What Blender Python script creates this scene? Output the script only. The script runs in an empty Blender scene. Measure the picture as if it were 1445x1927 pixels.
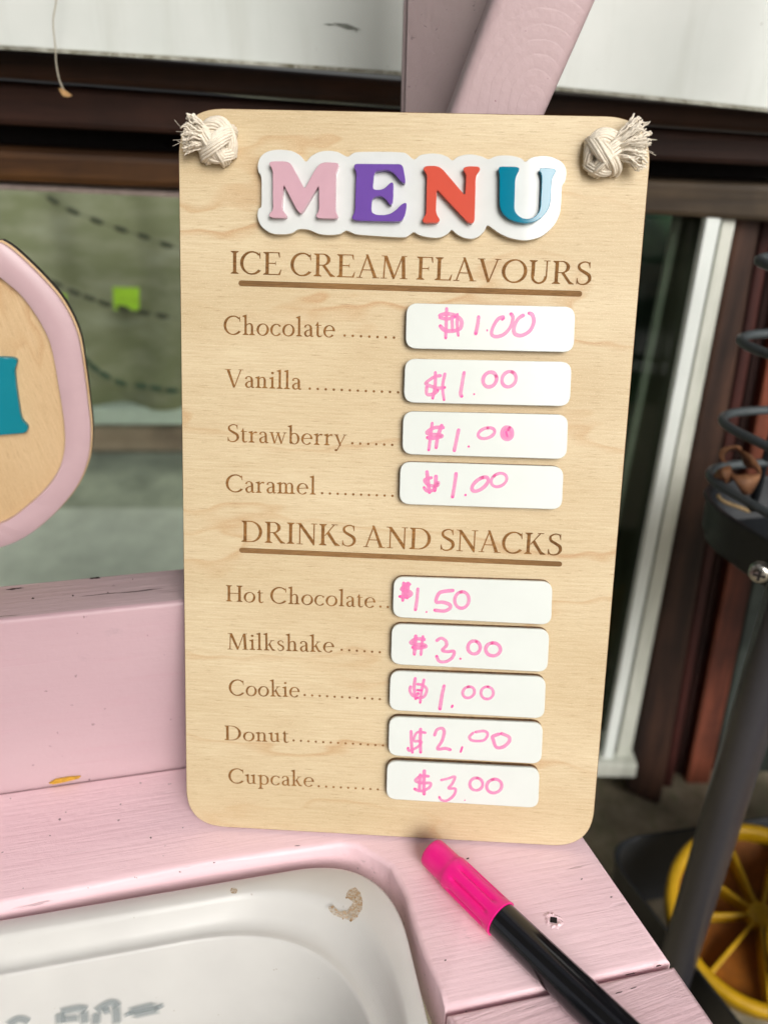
import bpy, bmesh, math, random
from mathutils import Vector, Matrix
random.seed(7)
SC = bpy.context.scene
COL = SC.collection
R_ = math.radians

# ------------------------------------------------------------------ camera
F, CX, CY = 1500.0, 722.5, 963.5
PITCH, ROLL, H = 0.48643747, -0.0188975, 0.24431658
fw = Vector((0, math.cos(PITCH), -math.sin(PITCH)))
rt0 = Vector((1, 0, 0)); dn0 = fw.cross(rt0)
c_, s_ = math.cos(ROLL), math.sin(ROLL)
RT = rt0 * c_ + dn0 * s_
DN = dn0 * c_ - rt0 * s_
CAM = Vector((0, 0, H))
cd = bpy.data.cameras.new('camera'); cam = bpy.data.objects.new('camera', cd); COL.objects.link(cam)
cam.matrix_world = Matrix(((RT.x, -DN.x, -fw.x, 0), (RT.y, -DN.y, -fw.y, 0), (RT.z, -DN.z, -fw.z, H), (0, 0, 0, 1)))
cd.sensor_fit = 'HORIZONTAL'; cd.sensor_width = 36.0; cd.lens = F / 1445.0 * 36.0
cd.clip_start = 0.01; cd.clip_end = 200
cd.dof.use_dof = True; cd.dof.focus_distance = 0.268; cd.dof.aperture_fstop = cd.lens / 3.6
SC.camera = cam

# ------------------------------------------------------------------ light
SUN_EL, SUN_AZ = R_(32), R_(160)      # azimuth clockwise from +Y : sun to the right and behind the camera
w = bpy.data.worlds.new('World'); SC.world = w; w.use_nodes = True
wn = w.node_tree; bg = wn.nodes['Background']
sky = wn.nodes.new('ShaderNodeTexSky'); sky.sky_type = 'NISHITA'; sky.sun_disc = False
sky.sun_elevation = SUN_EL; sky.sun_rotation = SUN_AZ; sky.dust_density = 4.0; sky.ozone_density = 0.6
hs = wn.nodes.new('ShaderNodeHueSaturation'); hs.inputs['Saturation'].default_value = 0.25
wn.links.new(sky.outputs[0], hs.inputs['Color']); wn.links.new(hs.outputs[0], bg.inputs['Color'])
bg.inputs['Strength'].default_value = 0.14
sd = bpy.data.lights.new('sun', 'SUN'); sd.energy = 2.2; sd.angle = R_(33); sd.color = (1.0, 0.97, 0.92)
sun = bpy.data.objects.new('sun', sd); COL.objects.link(sun)
sdir = Vector((math.sin(SUN_AZ) * math.cos(SUN_EL), math.cos(SUN_AZ) * math.cos(SUN_EL), math.sin(SUN_EL)))
sun.rotation_euler = sdir.to_track_quat('Z', 'Y').to_euler()
SC.view_settings.view_transform = 'Standard'; SC.view_settings.look = 'None'
SC.view_settings.gamma = 1.0; SC.view_settings.use_curve_mapping = False
SC.view_settings.exposure = 0.03

# ------------------------------------------------------------------ geometry helpers
def ray(x, y): return RT * ((x - CX) / F) + DN * ((y - CY) / F) + fw
def onz(x, y, z=-0.0011):
    d = ray(x, y); return CAM + d * ((z - H) / d.z)
def ony(x, y, Y):
    d = ray(x, y); return CAM + d * (Y / d.y)
def onpl(x, y, P, n):
    d = ray(x, y); return CAM + d * ((P - CAM).dot(n) / d.dot(n))
# frame of the menu board: origin at its lower left front corner
YAW, TILT = -0.0449974, 0.31052895
BU = Vector((math.cos(YAW), math.sin(YAW), 0))
BN0 = Vector((-math.sin(YAW), math.cos(YAW), 0))
BV = Vector((0, 0, math.cos(TILT))) + BN0 * math.sin(TILT)
BN = BU.cross(BV)
BO = Vector((-0.07159428, 0.20818068, 0))
BW, BH = 0.15, 0.25053
BM = Matrix(((BU.x, BV.x, BN.x, BO.x), (BU.y, BV.y, BN.y, BO.y), (BU.z, BV.z, BN.z, BO.z), (0, 0, 0, 1)))
def bp(x, y, off=0.0):
    p = onpl(x, y, BO + BN * off, BN) - BO
    return (p.dot(BU), p.dot(BV))

def link(name, bm, mats, parent=None, smooth=False):
    me = bpy.data.meshes.new(name)
    bmesh.ops.recalc_face_normals(bm, faces=bm.faces)
    bm.to_mesh(me); bm.free()
    for m in (mats if isinstance(mats, (list, tuple)) else [mats]): me.materials.append(m)
    if smooth:
        for p in me.polygons: p.use_smooth = True
    o = bpy.data.objects.new(name, me); COL.objects.link(o)
    if parent: o.parent = parent
    return o
def autosmooth(o, ang=35):
    me = o.data
    for p in me.polygons: p.use_smooth = True
    me.set_sharp_from_angle(angle=R_(ang))
    for p in me.polygons:
        if len(p.vertices) > 30: p.use_smooth = False
    return o
def empty(name, label, cat, loc=(0, 0, 0), mtx=None, group=None):
    o = bpy.data.objects.new(name, None); COL.objects.link(o); o.empty_display_size = 0.02
    if mtx is not None: o.matrix_world = mtx
    else: o.location = loc
    o['label'] = label; o['category'] = cat
    if group: o['group'] = group
    return o
def tag(o, label, cat, group=None):
    o['label'] = label; o['category'] = cat
    if group: o['group'] = group
    return o
def struct(o): o['kind'] = 'structure'; return o

def fillet(pts, r, n=5, k=0.45):
    rr = r if isinstance(r, (list, tuple)) else [r] * len(pts)
    out = []; N = len(pts)
    for i in range(N):
        p = Vector(pts[i]); a = Vector(pts[i - 1]); b = Vector(pts[(i + 1) % N])
        da = (a - p); db = (b - p)
        ra = min(rr[i], da.length * k); rb = min(rr[i], db.length * k)
        if da.length < 1e-9 or db.length < 1e-9: continue
        if isinstance(r, (list, tuple)) and rr[i] <= 0: out += [p.copy() for _ in range(n + 1)]; continue
        q0 = p + da.normalized() * ra; q1 = p + db.normalized() * rb
        for j in range(n + 1):
            t = j / n; cc = p * 0.98 + (q0 + q1) * 0.01
            out.append(q0 * (1 - t) ** 2 + cc * 2 * t * (1 - t) + q1 * t * t)
    return out
def crom(pts, n=6, closed=False):
    P = [Vector(p) for p in pts]; out = []; N = len(P)
    for i in range(N if closed else N - 1):
        if closed: a, b, c, d = P[i - 1], P[i], P[(i + 1) % N], P[(i + 2) % N]
        else: a, b, c, d = P[max(i - 1, 0)], P[i], P[i + 1], P[min(i + 2, N - 1)]
        for j in range(n):
            t = j / n
            out.append(0.5 * ((2 * b) + (c - a) * t + (2 * a - 5 * b + 4 * c - d) * t * t + (3 * b - a - 3 * c + d) * t ** 3))
    if not closed: out.append(P[-1].copy())
    return out
def slab(pts, z0, z1, bev=0.0, segs=2, bm=None, side_mat=0, top_mat=0):
    """flat outline (x,y) given a thickness from z0 to z1"""
    bm = bm or bmesh.new()
    vs = [bm.verts.new((p[0], p[1], z0)) for p in pts]
    f = bm.faces.new(vs); f.material_index = side_mat
    r = bmesh.ops.extrude_face_region(bm, geom=[f])
    top = [g for g in r['geom'] if isinstance(g, bmesh.types.BMFace)][0]
    for v in [g for g in r['geom'] if isinstance(g, bmesh.types.BMVert)]: v.co.z = z1
    for e in top.edges:
        for ff in e.link_faces: ff.material_index = side_mat
    top.material_index = top_mat
    if bev > 0:
        bmesh.ops.bevel(bm, geom=list(top.edges), offset=bev, segments=segs, affect='EDGES', profile=0.5, clamp_overlap=True)
    return bm
def prism(front, back_off, bev=0.0, bm=None, segs=2):
    """front outline in 3D pushed back by a vector"""
    bm = bm or bmesh.new(); old = set(bm.edges)
    vs = [bm.verts.new(p) for p in front]; f = bm.faces.new(vs)
    r = bmesh.ops.extrude_face_region(bm, geom=[f])
    for v in [g for g in r['geom'] if isinstance(g, bmesh.types.BMVert)]: v.co += Vector(back_off)
    if bev:
        bmesh.ops.bevel(bm, geom=[e for e in bm.edges if e not in old], offset=bev, segments=segs, affect='EDGES', profile=0.5, clamp_overlap=True)
    return bm
def tube(path, rad, n=8, bm=None, closed=False, mat=0, cap=True):
    bm = bm or bmesh.new(); N = len(path); rings = []
    P = [Vector(p) for p in path]
    t0 = (P[1] - P[0]).normalized(); up = Vector((0, 0, 1)) if abs(t0.z) < 0.9 else Vector((1, 0, 0))
    nrm = t0.cross(up).normalized()
    for i in range(N):
        if closed: t = (P[(i + 1) % N] - P[i - 1])
        else: t = P[min(i + 1, N - 1)] - P[max(i - 1, 0)]
        t.normalize(); nrm = (nrm - t * nrm.dot(t)).normalized(); b = t.cross(nrm)
        r = rad[i] if isinstance(rad, (list, tuple)) else rad
        rings.append([bm.verts.new(P[i] + (nrm * math.cos(a) + b * math.sin(a)) * r) for a in [2 * math.pi * j / n for j in range(n)]])
    M = N if closed else N - 1
    for i in range(M):
        A, B = rings[i], rings[(i + 1) % N]
        for j in range(n):
            f = bm.faces.new((A[j], A[(j + 1) % n], B[(j + 1) % n], B[j])); f.smooth = True; f.material_index = mat
    if not closed and cap:
        bm.faces.new(rings[0][::-1]); bm.faces.new(rings[-1])
    return bm
def loft(loops, bm=None, cap_last=True):
    bm = bm or bmesh.new(); V = [[bm.verts.new(p) for p in L] for L in loops]; n = len(V[0])
    for A, B in zip(V, V[1:]):
        for j in range(n): bm.faces.new((A[j], A[(j + 1) % n], B[(j + 1) % n], B[j]))
    if cap_last: bm.faces.new(V[-1])
    return bm

# ------------------------------------------------------------------ material helpers
class NT:
    def __init__(s, name):
        s.m = bpy.data.materials.new(name); s.m.use_nodes = True
        s.t = s.m.node_tree; s.b = s.t.nodes['Principled BSDF']; s.tc = s.t.nodes.new('ShaderNodeTexCoord')
    def n(s, typ, **kw):
        nd = s.t.nodes.new('ShaderNode' + typ)
        for k, v in kw.items():
            if k in nd.inputs:
                if isinstance(v, bpy.types.NodeSocket): s.t.links.new(v, nd.inputs[k])
                else: nd.inputs[k].default_value = v
            else: setattr(nd, k, v)
        return nd
    def l(s, a, b): s.t.links.new(a, b)
    def map(s, scale=(1, 1, 1), rot=(0, 0, 0), loc=(0, 0, 0), src=None):
        nd = s.n('Mapping'); nd.inputs['Scale'].default_value = scale; nd.inputs['Rotation'].default_value = rot; nd.inputs['Location'].default_value = loc
        s.l(src or s.tc.outputs['Object'], nd.inputs['Vector']); return nd.outputs[0]
    def noise(s, vec, scale, detail=4, rough=0.55, dist=0.0):
        nd = s.n('TexNoise', Scale=scale, Detail=detail, Roughness=rough, Distortion=dist); s.l(vec, nd.inputs['Vector']); return nd.outputs['Fac']
    def ramp(s, fac, *stops):
        nd = s.n('ValToRGB'); e = nd.color_ramp.elements
        while len(e) < len(stops): e.new(0.5)
        for i, (p, c) in enumerate(stops):
            e[i].position = p; e[i].color = (*c, 1) if not isinstance(c, (int, float)) else (c, c, c, 1)
        s.l(fac, nd.inputs['Fac']); return nd.outputs['Color']
    def mix(s, fac, a, b, mode='MIX'):
        nd = s.n('Mix', data_type='RGBA', blend_type=mode)
        for sock, v in ((nd.inputs[0], fac), (nd.inputs[6], a), (nd.inputs[7], b)):
            if isinstance(v, bpy.types.NodeSocket): s.l(v, sock)
            elif isinstance(v, (int, float)): sock.default_value = v if sock.type == 'VALUE' else (v, v, v, 1)
            else: sock.default_value = (*v, 1)
        return nd.outputs[2]
    def math(s, op, a, b=0.0):
        nd = s.n('Math', operation=op)
        for i, v in ((0, a), (1, b)):
            if isinstance(v, bpy.types.NodeSocket): s.l(v, nd.inputs[i])
            else: nd.inputs[i].default_value = v
        return nd.outputs[0]
    def bump(s, h, strength=0.3, dist=0.001, prev=None):
        nd = s.n('Bump', Strength=strength, Distance=dist); s.l(h, nd.inputs['Height'])
        if prev is not None: s.l(prev, nd.inputs['Normal'])
        s.l(nd.outputs[0], s.b.inputs['Normal']); return nd.outputs[0]
    def out(s, col=None, rough=0.5, spec=0.5, **kw):
        for k, v in (('Base Color', col), ('Roughness', rough), ('Specular IOR Level', spec)):
            if v is None: continue
            if isinstance(v, bpy.types.NodeSocket): s.l(v, s.b.inputs[k])
            elif k == 'Base Color': s.b.inputs[k].default_value = (*v, 1)
            else: s.b.inputs[k].default_value = v
        for k, v in kw.items(): s.b.inputs[k.replace('_', ' ')].default_value = v
        return s.m

def mat_birch(name, lo=(0.555, 0.445, 0.27), hi=(0.705, 0.605, 0.41), rot=0.0, seed=0.0):
    s = NT(name)
    base = s.map((1, 1, 1), (0, 0, rot), (seed, seed * 0.7, 0))
    big = s.noise(s.map((4, 14, 4), src=base), 1.6, 3)
    warp = s.noise(s.map((7, 18, 1), src=base), 1.0, 4, 0.5)
    sep = s.n('SeparateXYZ'); s.l(base, sep.inputs[0])
    ph = s.math('ADD', s.math('MULTIPLY', sep.outputs['Y'], 26.0), s.math('MULTIPLY', warp, 4.2))
    fr = s.math('FRACT', ph)
    line = s.ramp(fr, (0.0, 0.0), (0.87, 0.0), (0.965, 1.0), (1.0, 0.0))
    fade = s.ramp(s.noise(s.map((9, 30, 1), src=base), 1.0, 3), (0.36, 0.0), (0.62, 1.0))
    fib = s.noise(s.map((70, 1500, 1), src=base), 1.0, 6, 0.72)
    pore = s.ramp(s.noise(s.map((190, 3400, 1), src=base), 1.0, 2, 0.5), (0.62, 0.0), (0.72, 1.0))
    spk = s.noise(base, 2600.0, 2, 0.6)
    c = s.mix(s.ramp(big, (0.3, 0.0), (0.7, 1.0)), lo, hi)
    c = s.mix(s.ramp(fib, (0.3, 0.0), (0.72, 1.0)), s.mix(0.50, c, (0.38, 0.23, 0.11)), c)
    c = s.mix(s.math('MULTIPLY', s.math('MULTIPLY', line, fade), 0.7), c, (0.44, 0.24, 0.10))
    c = s.mix(s.math('MULTIPLY', pore, 0.5), c, (0.24, 0.13, 0.05))
    c = s.mix(s.ramp(spk, (0.55, 0.0), (0.72, 0.40)), c, (0.88, 0.72, 0.50))
    s.bump(fib, 0.12, 0.0004)
    return s.out(c, 0.52, 0.35)
def mat_pink(name, rot=0.0, col=(0.85, 0.585, 0.64), stroke=1.0, chips=1.0, crack=0.0, rough=0.42):
    s = NT(name)
    g = s.tc.outputs['Object']
    m = s.map((1, 1, 1), (0, 0, rot))
    br = s.noise(s.map((28, 620, 300), src=m), 1.0, 6, 0.62, 0.25)
    br2 = s.noise(s.map((60, 190, 150), src=m), 1.0, 4, 0.6, 0.4)
    lump = s.noise(g, 240.0, 3, 0.55)
    tone = s.noise(s.map((6, 22, 12), src=m), 1.0, 3)
    c = s.mix(s.ramp(tone, (0.3, 0.0), (0.72, 1.0)), tuple(x * 0.93 for x in col), (min(1, col[0] * 1.04), col[1] * 1.10, col[2] * 1.07))
    c = s.mix(s.math('MULTIPLY', s.ramp(br, (0.25, 1.0), (0.45, 0.0)), 0.10), c, (0.50, 0.22, 0.28))
    spots = s.ramp(s.noise(g, 330.0, 2, 0.5), (0.735, 0.0), (0.765, 1.0))
    c = s.mix(s.math('MULTIPLY', spots, 0.75 * chips), c, (0.06, 0.035, 0.035))
    smud = s.math('MULTIPLY', s.ramp(s.noise(g, 36.0, 3, 0.6), (0.66, 0.0), (0.78, 1.0)), s.ramp(s.noise(s.map((260, 900, 500), src=m), 1.0, 4, 0.6), (0.5, 0.0), (0.62, 1.0)))
    c = s.mix(s.math('MULTIPLY', smud, 0.5), c, (0.22, 0.19, 0.2))
    h = s.math('ADD', s.math('MULTIPLY', br, 0.9 * stroke), s.math('ADD', s.math('MULTIPLY', lump, 0.35), s.math('MULTIPLY', br2, 0.6 * stroke)))
    if crack > 0:
        ck = s.ramp(s.noise(s.map((14, 420, 420), src=m), 1.0, 4, 0.55, 0.3), (0.335, 1.0), (0.352, 0.0))
        gate = s.ramp(s.noise(s.map((22, 90, 90), src=m), 1.0, 2), (0.52, 0.0), (0.60, 1.0))
        ck = s.math('MULTIPLY', ck, gate)
        c = s.mix(s.math('MULTIPLY', ck, crack), c, (0.05, 0.03, 0.03))
        h = s.math('SUBTRACT', h, s.math('MULTIPLY', ck, 1.2))
    s.bump(h, 0.38, 0.0009)
    return s.out(c, rough, 0.45)
def mat_plain(name, col, rough=0.4, spec=0.5, var=0.06, scale=90.0, bump=0.0, bscale=400.0, **kw):
    s = NT(name); f = s.noise(s.tc.outputs['Object'], scale, 4, 0.6)
    lo = tuple(x * (1 - var) for x in col); hi = tuple(min(1, x * (1 + var)) for x in col)
    c = s.mix(s.ramp(f, (0.3, 0.0), (0.7, 1.0)), lo, hi)
    rv = s.ramp(s.noise(s.tc.outputs['Object'], scale * 2.3, 3), (0.3, max(0.02, rough * 0.95)), (0.7, min(1, rough * 1.05)))
    if bump: s.bump(s.noise(s.tc.outputs['Object'], bscale, 3), bump, 0.0008)
    return s.out(c, rv, spec, **kw)
def mat_timber(name, dark, light, along=(3, 60, 60), rough=0.65, contrast=(0.35, 0.65), blotch=0.7):
    s = NT(name); v = s.map(along)
    f = s.noise(v, 1.0, 6, 0.65, 0.4)
    blot = s.noise(s.tc.outputs['Object'], 14.0, 4, 0.6)
    c = s.mix(s.ramp(f, (contrast[0], 0.0), (contrast[1], 1.0)), dark, light)
    c = s.mix(s.ramp(blot, (0.45, 0.0), (0.75, blotch)), c, tuple(x * 0.35 for x in dark))
    s.bump(f, 0.4, 0.002)
    return s.out(c, rough, 0.35)

M_birch = mat_birch('birch_ply')
M_birch2 = mat_birch('birch_ply_upright', lo=(0.54, 0.37, 0.19), hi=(0.66, 0.48, 0.28), rot=R_(78), seed=3.1)
M_burnt = mat_timber('scorched_edge', (0.11, 0.05, 0.02), (0.25, 0.13, 0.055), (900, 900, 60))
M_black_edge = mat_plain('charred_edge', (0.025, 0.018, 0.016), 0.7)
M_engr = mat_timber('laser_engraving', (0.17, 0.070, 0.014), (0.31, 0.145, 0.038), (260, 900, 60), 0.75)
M_engr_bar = mat_timber('laser_engraved_bar', (0.19, 0.095, 0.03), (0.31, 0.165, 0.06), (160, 2600, 60), 0.7)
M_white = mat_plain('white_acrylic', (0.655, 0.69, 0.66), 0.22, 0.5, 0.02, 60)
M_plate = mat_plain('white_gloss_plate', (0.63, 0.65, 0.64), 0.07, 0.5, 0.03, 120)
M_rimtan = mat_plain('tan_laser_rim', (0.55, 0.47, 0.33), 0.5)
M_pinkac = mat_plain('pink_acrylic', (0.56, 0.345, 0.405), 0.10, 0.5, 0.03)
M_pinkrim = mat_plain('pink_acrylic_rim', (0.52, 0.36, 0.385), 0.3, 0.4, 0.03)
M_purple = mat_plain('purple_acrylic', (0.145, 0.07, 0.33), 0.12, 0.5, 0.03)
M_coral = mat_plain('coral_acrylic', (0.56, 0.085, 0.055), 0.10, 0.5, 0.03)
M_teal = mat_plain('teal_acrylic', (0.0, 0.17, 0.27), 0.06, 0.6, 0.03)
M_teal2 = mat_plain('teal_acrylic_sign', (0.0, 0.19, 0.25), 0.35, 0.4, 0.03)
M_rope = mat_plain('cotton_rope', (0.76, 0.69, 0.58), 0.9, 0.1, 0.10, 700)
M_pink = mat_pink('pink_paint_table', R_(-13), stroke=0.8, crack=0.4)
M_pink_r = mat_pink('pink_paint_corner', R_(-19), stroke=1.5, chips=1.0, crack=0.6)
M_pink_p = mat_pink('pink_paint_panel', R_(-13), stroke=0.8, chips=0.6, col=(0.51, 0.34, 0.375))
M_pink_l_shade = mat_pink('pink_paint_shaded_ledge', R_(-13), stroke=1.4, chips=0.5, crack=1.0, col=(0.42, 0.305, 0.32))  # cracked ledge paint, its pink darkened to carry the overhang's shade
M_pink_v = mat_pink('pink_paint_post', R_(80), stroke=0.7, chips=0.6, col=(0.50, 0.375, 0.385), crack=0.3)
M_dark = mat_plain('dark_gap', (0.012, 0.008, 0.007), 0.9)

# ------------------------------------------------------------------ the setting: ground and house behind
bm = bmesh.new(); vs = [bm.verts.new(p) for p in ((-40, -40, -0.305), (40, -40, -0.305), (40, 40, -0.305), (-40, 40, -0.305))]; bm.faces.new(vs)
s = NT('weathered_ground'); v = s.tc.outputs['Object']
g = s.mix(s.ramp(s.noise(v, 26, 6, 0.65), (0.3, 0.0), (0.72, 1.0)), (0.16, 0.14, 0.085), (0.46, 0.38, 0.27))
g = s.mix(s.ramp(s.noise(s.map((3, 1, 1)), 60, 4), (0.55, 0.0), (0.7, 0.7)), g, (0.20, 0.22, 0.12)); s.bump(s.noise(v, 120, 5), 0.5, 0.004)
struct(link('ground', bm, s.out(g, 0.85)))
# the covered porch overhead, above the picture: it keeps the high sky off the counter
bm = bmesh.new(); prism([Vector(p) for p in ((-2.2, -0.28, 1.25), (2.2, -0.28, 1.25), (2.2, 0.36, 1.38), (-2.2, 0.36, 1.38))], (0, 0, 0.04), bm=bm)
struct(link('roof', bm, mat_plain('porch_roof_sheet', (0.42, 0.44, 0.38), 0.7)))

# added dark mass, unseen behind the viewer: blocks sky light and letter reflections
hv = NT('dark_blocker'); hc_ = hv.mix(hv.ramp(hv.noise(hv.tc.outputs['Object'], 9, 6, 0.7), (0.35, 0.0), (0.7, 1.0)), (0.012, 0.02, 0.008), (0.06, 0.09, 0.035))
hv.bump(hv.noise(hv.tc.outputs['Object'], 30, 4), 1.0, 0.05); M_blocker = hv.out(hc_, 0.8, 0.2)
bm = bmesh.new(); prism([Vector(p) for p in ((-6.0, -2.3, -0.305), (0.30, -2.6, -0.305), (0.31, -2.6, 2.7), (0.1, -2.6, 3.3), (-2.0, -2.4, 3.0), (-6.0, -2.3, 3.2))], (0, -0.6, 0), bm=bm)
o = link('blocker', bm, M_blocker); o['label'] = 'added unseen dark mass behind the viewer, blocking sky light and reflections'; o['category'] = 'blocker'
def wp(y, *pts): return [ony(px, py, y) for px, py in pts]
BACK = Vector((0, 1, 0))
# pale metal fascia
s = NT('white_fascia_paint'); v = s.tc.outputs['Object']
c = s.mix(s.ramp(s.noise(v, 16, 4), (0.3, 0.0), (0.7, 1.0)), (0.60, 0.635, 0.605), (0.68, 0.705, 0.68))
c = s.mix(s.ramp(s.noise(v, 210, 3), (0.72, 0.0), (0.77, 0.5)), c, (0.25, 0.24, 0.2))
c = s.mix(s.ramp(s.noise(s.map((38, 1, 5)), 1.0, 5, 0.6), (0.5, 0.0), (0.75, 0.28)), c, (0.36, 0.37, 0.31))
M_fascia = s.out(c, 0.35, 0.4)
e = empty('fascia_board', 'white painted fascia board crossing the top of the window wall', 'fascia', ony(700, 130, 0.44))
def child(name, bm, mats, par, smooth=False):
    o = link(name, bm, mats, par, smooth)
    o.data.transform(Matrix.Translation(-par.matrix_world.translation) if False else Matrix.Identity(4))
    return o
bpy.context.view_layer.update()
def wchild(name, bm, mats, par, smooth=False):
    """geometry written in world space, parented to an Empty"""
    bm.transform(par.matrix_basis.inverted()); return link(name, bm, mats, par, smooth)
fas = wp(0.44, (-160, 78), (380, 112), (757, 138), (900, 151), (1045, 166), (1250, 186), (1600, 224), (1600, -420), (-160, -420))
wchild('board', prism(fas, BACK * 0.018, 0.0015), M_fascia, e)
wchild('drip_edge', prism(wp(0.4385, (-160, 74), (380, 108), (757, 134), (900, 147), (1045, 162), (1250, 182), (1600, 220), (1600, 227), (1250, 189), (1045, 169), (900, 154), (757, 141), (380, 115), (-160, 82)), BACK * 0.012), mat_timber('mossy_edge', (0.16, 0.15, 0.10), (0.5, 0.5, 0.44), (200, 200, 200)), e)
# scuff marks
sc_bm = bmesh.new()
for (x0, y0, x1, y1, wd) in ((625, 42, 680, 55, 5), (668, 52, 672, 60, 3), (608, 44, 630, 46, 1.6)):
    prism(wp(0.4396, (x0, y0), ((x0 + x1) / 2, (y0 + y1) / 2 - wd), (x1, y1), ((x0 + x1) / 2, (y0 + y1) / 2 + wd)), BACK * 0.0003, bm=sc_bm)
wchild('scuff_mark', sc_bm, mat_plain('grey_scuff', (0.20, 0.215, 0.19), 0.7, 0.3, 0.3, 500), e)

M_tim1 = mat_timber('dark_brown_timber', (0.006, 0.003, 0.002), (0.065, 0.024, 0.010))
M_tim2 = mat_timber('brown_varnished_timber', (0.030, 0.011, 0.003), (0.13, 0.052, 0.010), contrast=(0.4, 0.7))
M_tim3 = mat_timber('weathered_timber', (0.03, 0.02, 0.013), (0.11, 0.075, 0.042))
e = empty('window_head', 'dark brown timber beams stacked above the window panes', 'window head', ony(200, 240, 0.5))
wchild('beam', prism(wp(0.465, (-160, 72), (1600, 222), (1600, 262), (-160, 135)), BACK * 0.05, 0.003), M_tim1, e)
wchild('beam', prism(wp(0.478, (-160, 139), (1600, 266), (1600, 322), (-160, 226)), BACK * 0.05, 0.003), mat_timber('reddish_timber', (0.018, 0.006, 0.004), (0.06, 0.022, 0.012)), e)
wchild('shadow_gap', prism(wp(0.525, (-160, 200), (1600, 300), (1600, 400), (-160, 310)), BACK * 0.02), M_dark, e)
wchild('beam', prism(wp(0.482, (-160, 272), (820, 318), (820, 378), (-160, 336)), BACK * 0.05, 0.004), M_tim2, e)
wchild('glazing_bead', prism(wp(0.49, (-160, 337.5), (820, 380), (820, 394), (-160, 349)), BACK * 0.02, 0.001), mat_plain('pinkish_bead', (0.36, 0.29, 0.26), 0.7, 0.3, 0.2), e)
wchild('beam', prism(wp(0.488, (1130, 335), (1600, 352), (1600, 428), (1130, 398)), BACK * 0.05, 0.003), M_tim3, e)

# left window : pane, and things built behind it, mostly standing in for its reflections
def mat_glass(name, tint=(0.9, 0.95, 0.92), ior=1.45):
    s = NT(name); s.t.nodes.remove(s.b)
    tr = s.n('BsdfTransparent'); tr.inputs[0].default_value = (*tint, 1)
    gl = s.n('BsdfGlossy', Roughness=0.03); fr = s.n('Fresnel', IOR=ior)
    mx = s.n('MixShader'); s.l(fr.outputs[0], mx.inputs[0]); s.l(tr.outputs[0], mx.inputs[1]); s.l(gl.outputs[0], mx.inputs[2])
    s.l(mx.outputs[0], s.t.nodes['Material Output'].inputs[0]); return s.m
M_glass = mat_glass('window_glass', (0.93, 0.95, 0.92), 1.25)
e = empty('window', 'wide window pane left of the menu board with stand-ins for its reflections behind it', 'window', ony(170, 1000, 0.50))
wchild('pane', prism(wp(0.50, (-160, 340), (820, 384), (820, 1500), (-160, 1500)), BACK * 0.004), M_glass, e)

s = NT('sage_mirrored_roof'); v = s.tc.outputs['Object']
c = s.mix(s.ramp(s.noise(s.map((3, 1, 5)), 2.2, 4), (0.3, 0.0), (0.7, 1.0)), (0.22, 0.24, 0.135), (0.33, 0.345, 0.225))
c = s.mix(s.ramp(s.noise(s.map((2, 1, 6)), 9, 3), (0.4, 0.0), (0.7, 0.6)), c, (0.46, 0.47, 0.37))
M_mirrored_roof = s.out(c, 0.9, 0.1)
YR = 0.86  # sage sheet behind the glass stands in for the mirrored porch roof
tl, tr_ = wp(YR + 0.13, (-400, 180), (900, 180)); br_, bl = wp(YR - 0.03, (900, 765), (-400, 765))
bm = bmesh.new(); NX, NZ = 60, 14; gr = []
for i in range(NX + 1):
    row = []
    for j in range(NZ + 1):
        p = tl.lerp(tr_, i / NX).lerp(bl.lerp(br_, i / NX), j / NZ)
        p.y += 0.010 * math.sin(i * 0.9 + 0.6 * math.sin(j * 0.5)) + 0.006 * math.sin(i * 0.37 + j * 0.3)
        row.append(bm.verts.new(p))
    gr.append(row)
for i in range(NX):
    for j in range(NZ): bm.faces.new((gr[i][j], gr[i + 1][j], gr[i + 1][j + 1], gr[i][j + 1]))
o = link('mirrored_roof_sheet', bm, M_mirrored_roof, smooth=True); tag(o, 'sage green sheet standing in for the porch roof mirrored in the left pane', 'backcloth')
md = o.modifiers.new('thickness', 'SOLIDIFY'); md.thickness = 0.003
def lone(name, pts, y, depth, m, label, cat, bev=0.002):
    o = link(name, prism(wp(y, *pts), BACK * depth, bev), m); tag(o, label, cat); return o
lone('shelf', ((-400, 768), (900, 768), (900, 800), (-400, 800)), 0.82, 0.05, mat_plain('pale_shelf_paint', (0.60, 0.70, 0.64), 0.6), 'pale grey green shelf edge behind the pane under the sage sheet', 'shelf')
lone('timber_rail', ((-400, 803), (900, 803), (900, 848), (-400, 848)), 0.835, 0.03, mat_timber('dusty_brown_rail', (0.30, 0.22, 0.17), (0.46, 0.36, 0.28)), 'dusty brown rail under the pale shelf behind the pane', 'rail')
def slope(name, top, bot, yt, yb_, m, label, cat):
    o = link(name, prism(wp(yt, *top) + wp(yb_, *bot), Vector((0, 0.02, -0.03)), 0.002), m); tag(o, label, cat)
slope('cabinet', ((-400, 852), (900, 852)), ((900, 990), (-400, 990)), 0.98, 0.83, mat_plain('pale_green_panel', (0.52, 0.56, 0.44), 0.6, 0.3, 0.3, 22), 'pale green cabinet front under the brown rail behind the pane', 'cabinet')
slope('window_sill', ((-400, 955), (900, 955)), ((900, 1300), (-400, 1300)), 0.80, 0.53, mat_plain('pale_sill_paint', (0.74, 0.78, 0.69), 0.55, 0.4, 0.12, 40), 'pale sloping sill board at the bottom of the left window', 'sill')
M_mirror_bead = mat_plain('dark_mirror_bead', (0.085, 0.095, 0.06), 0.6)  # bead strings stand in for string lights mirrored in the pane
M_cord = mat_plain('grey_cord', (0.2, 0.21, 0.14), 0.8)
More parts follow.
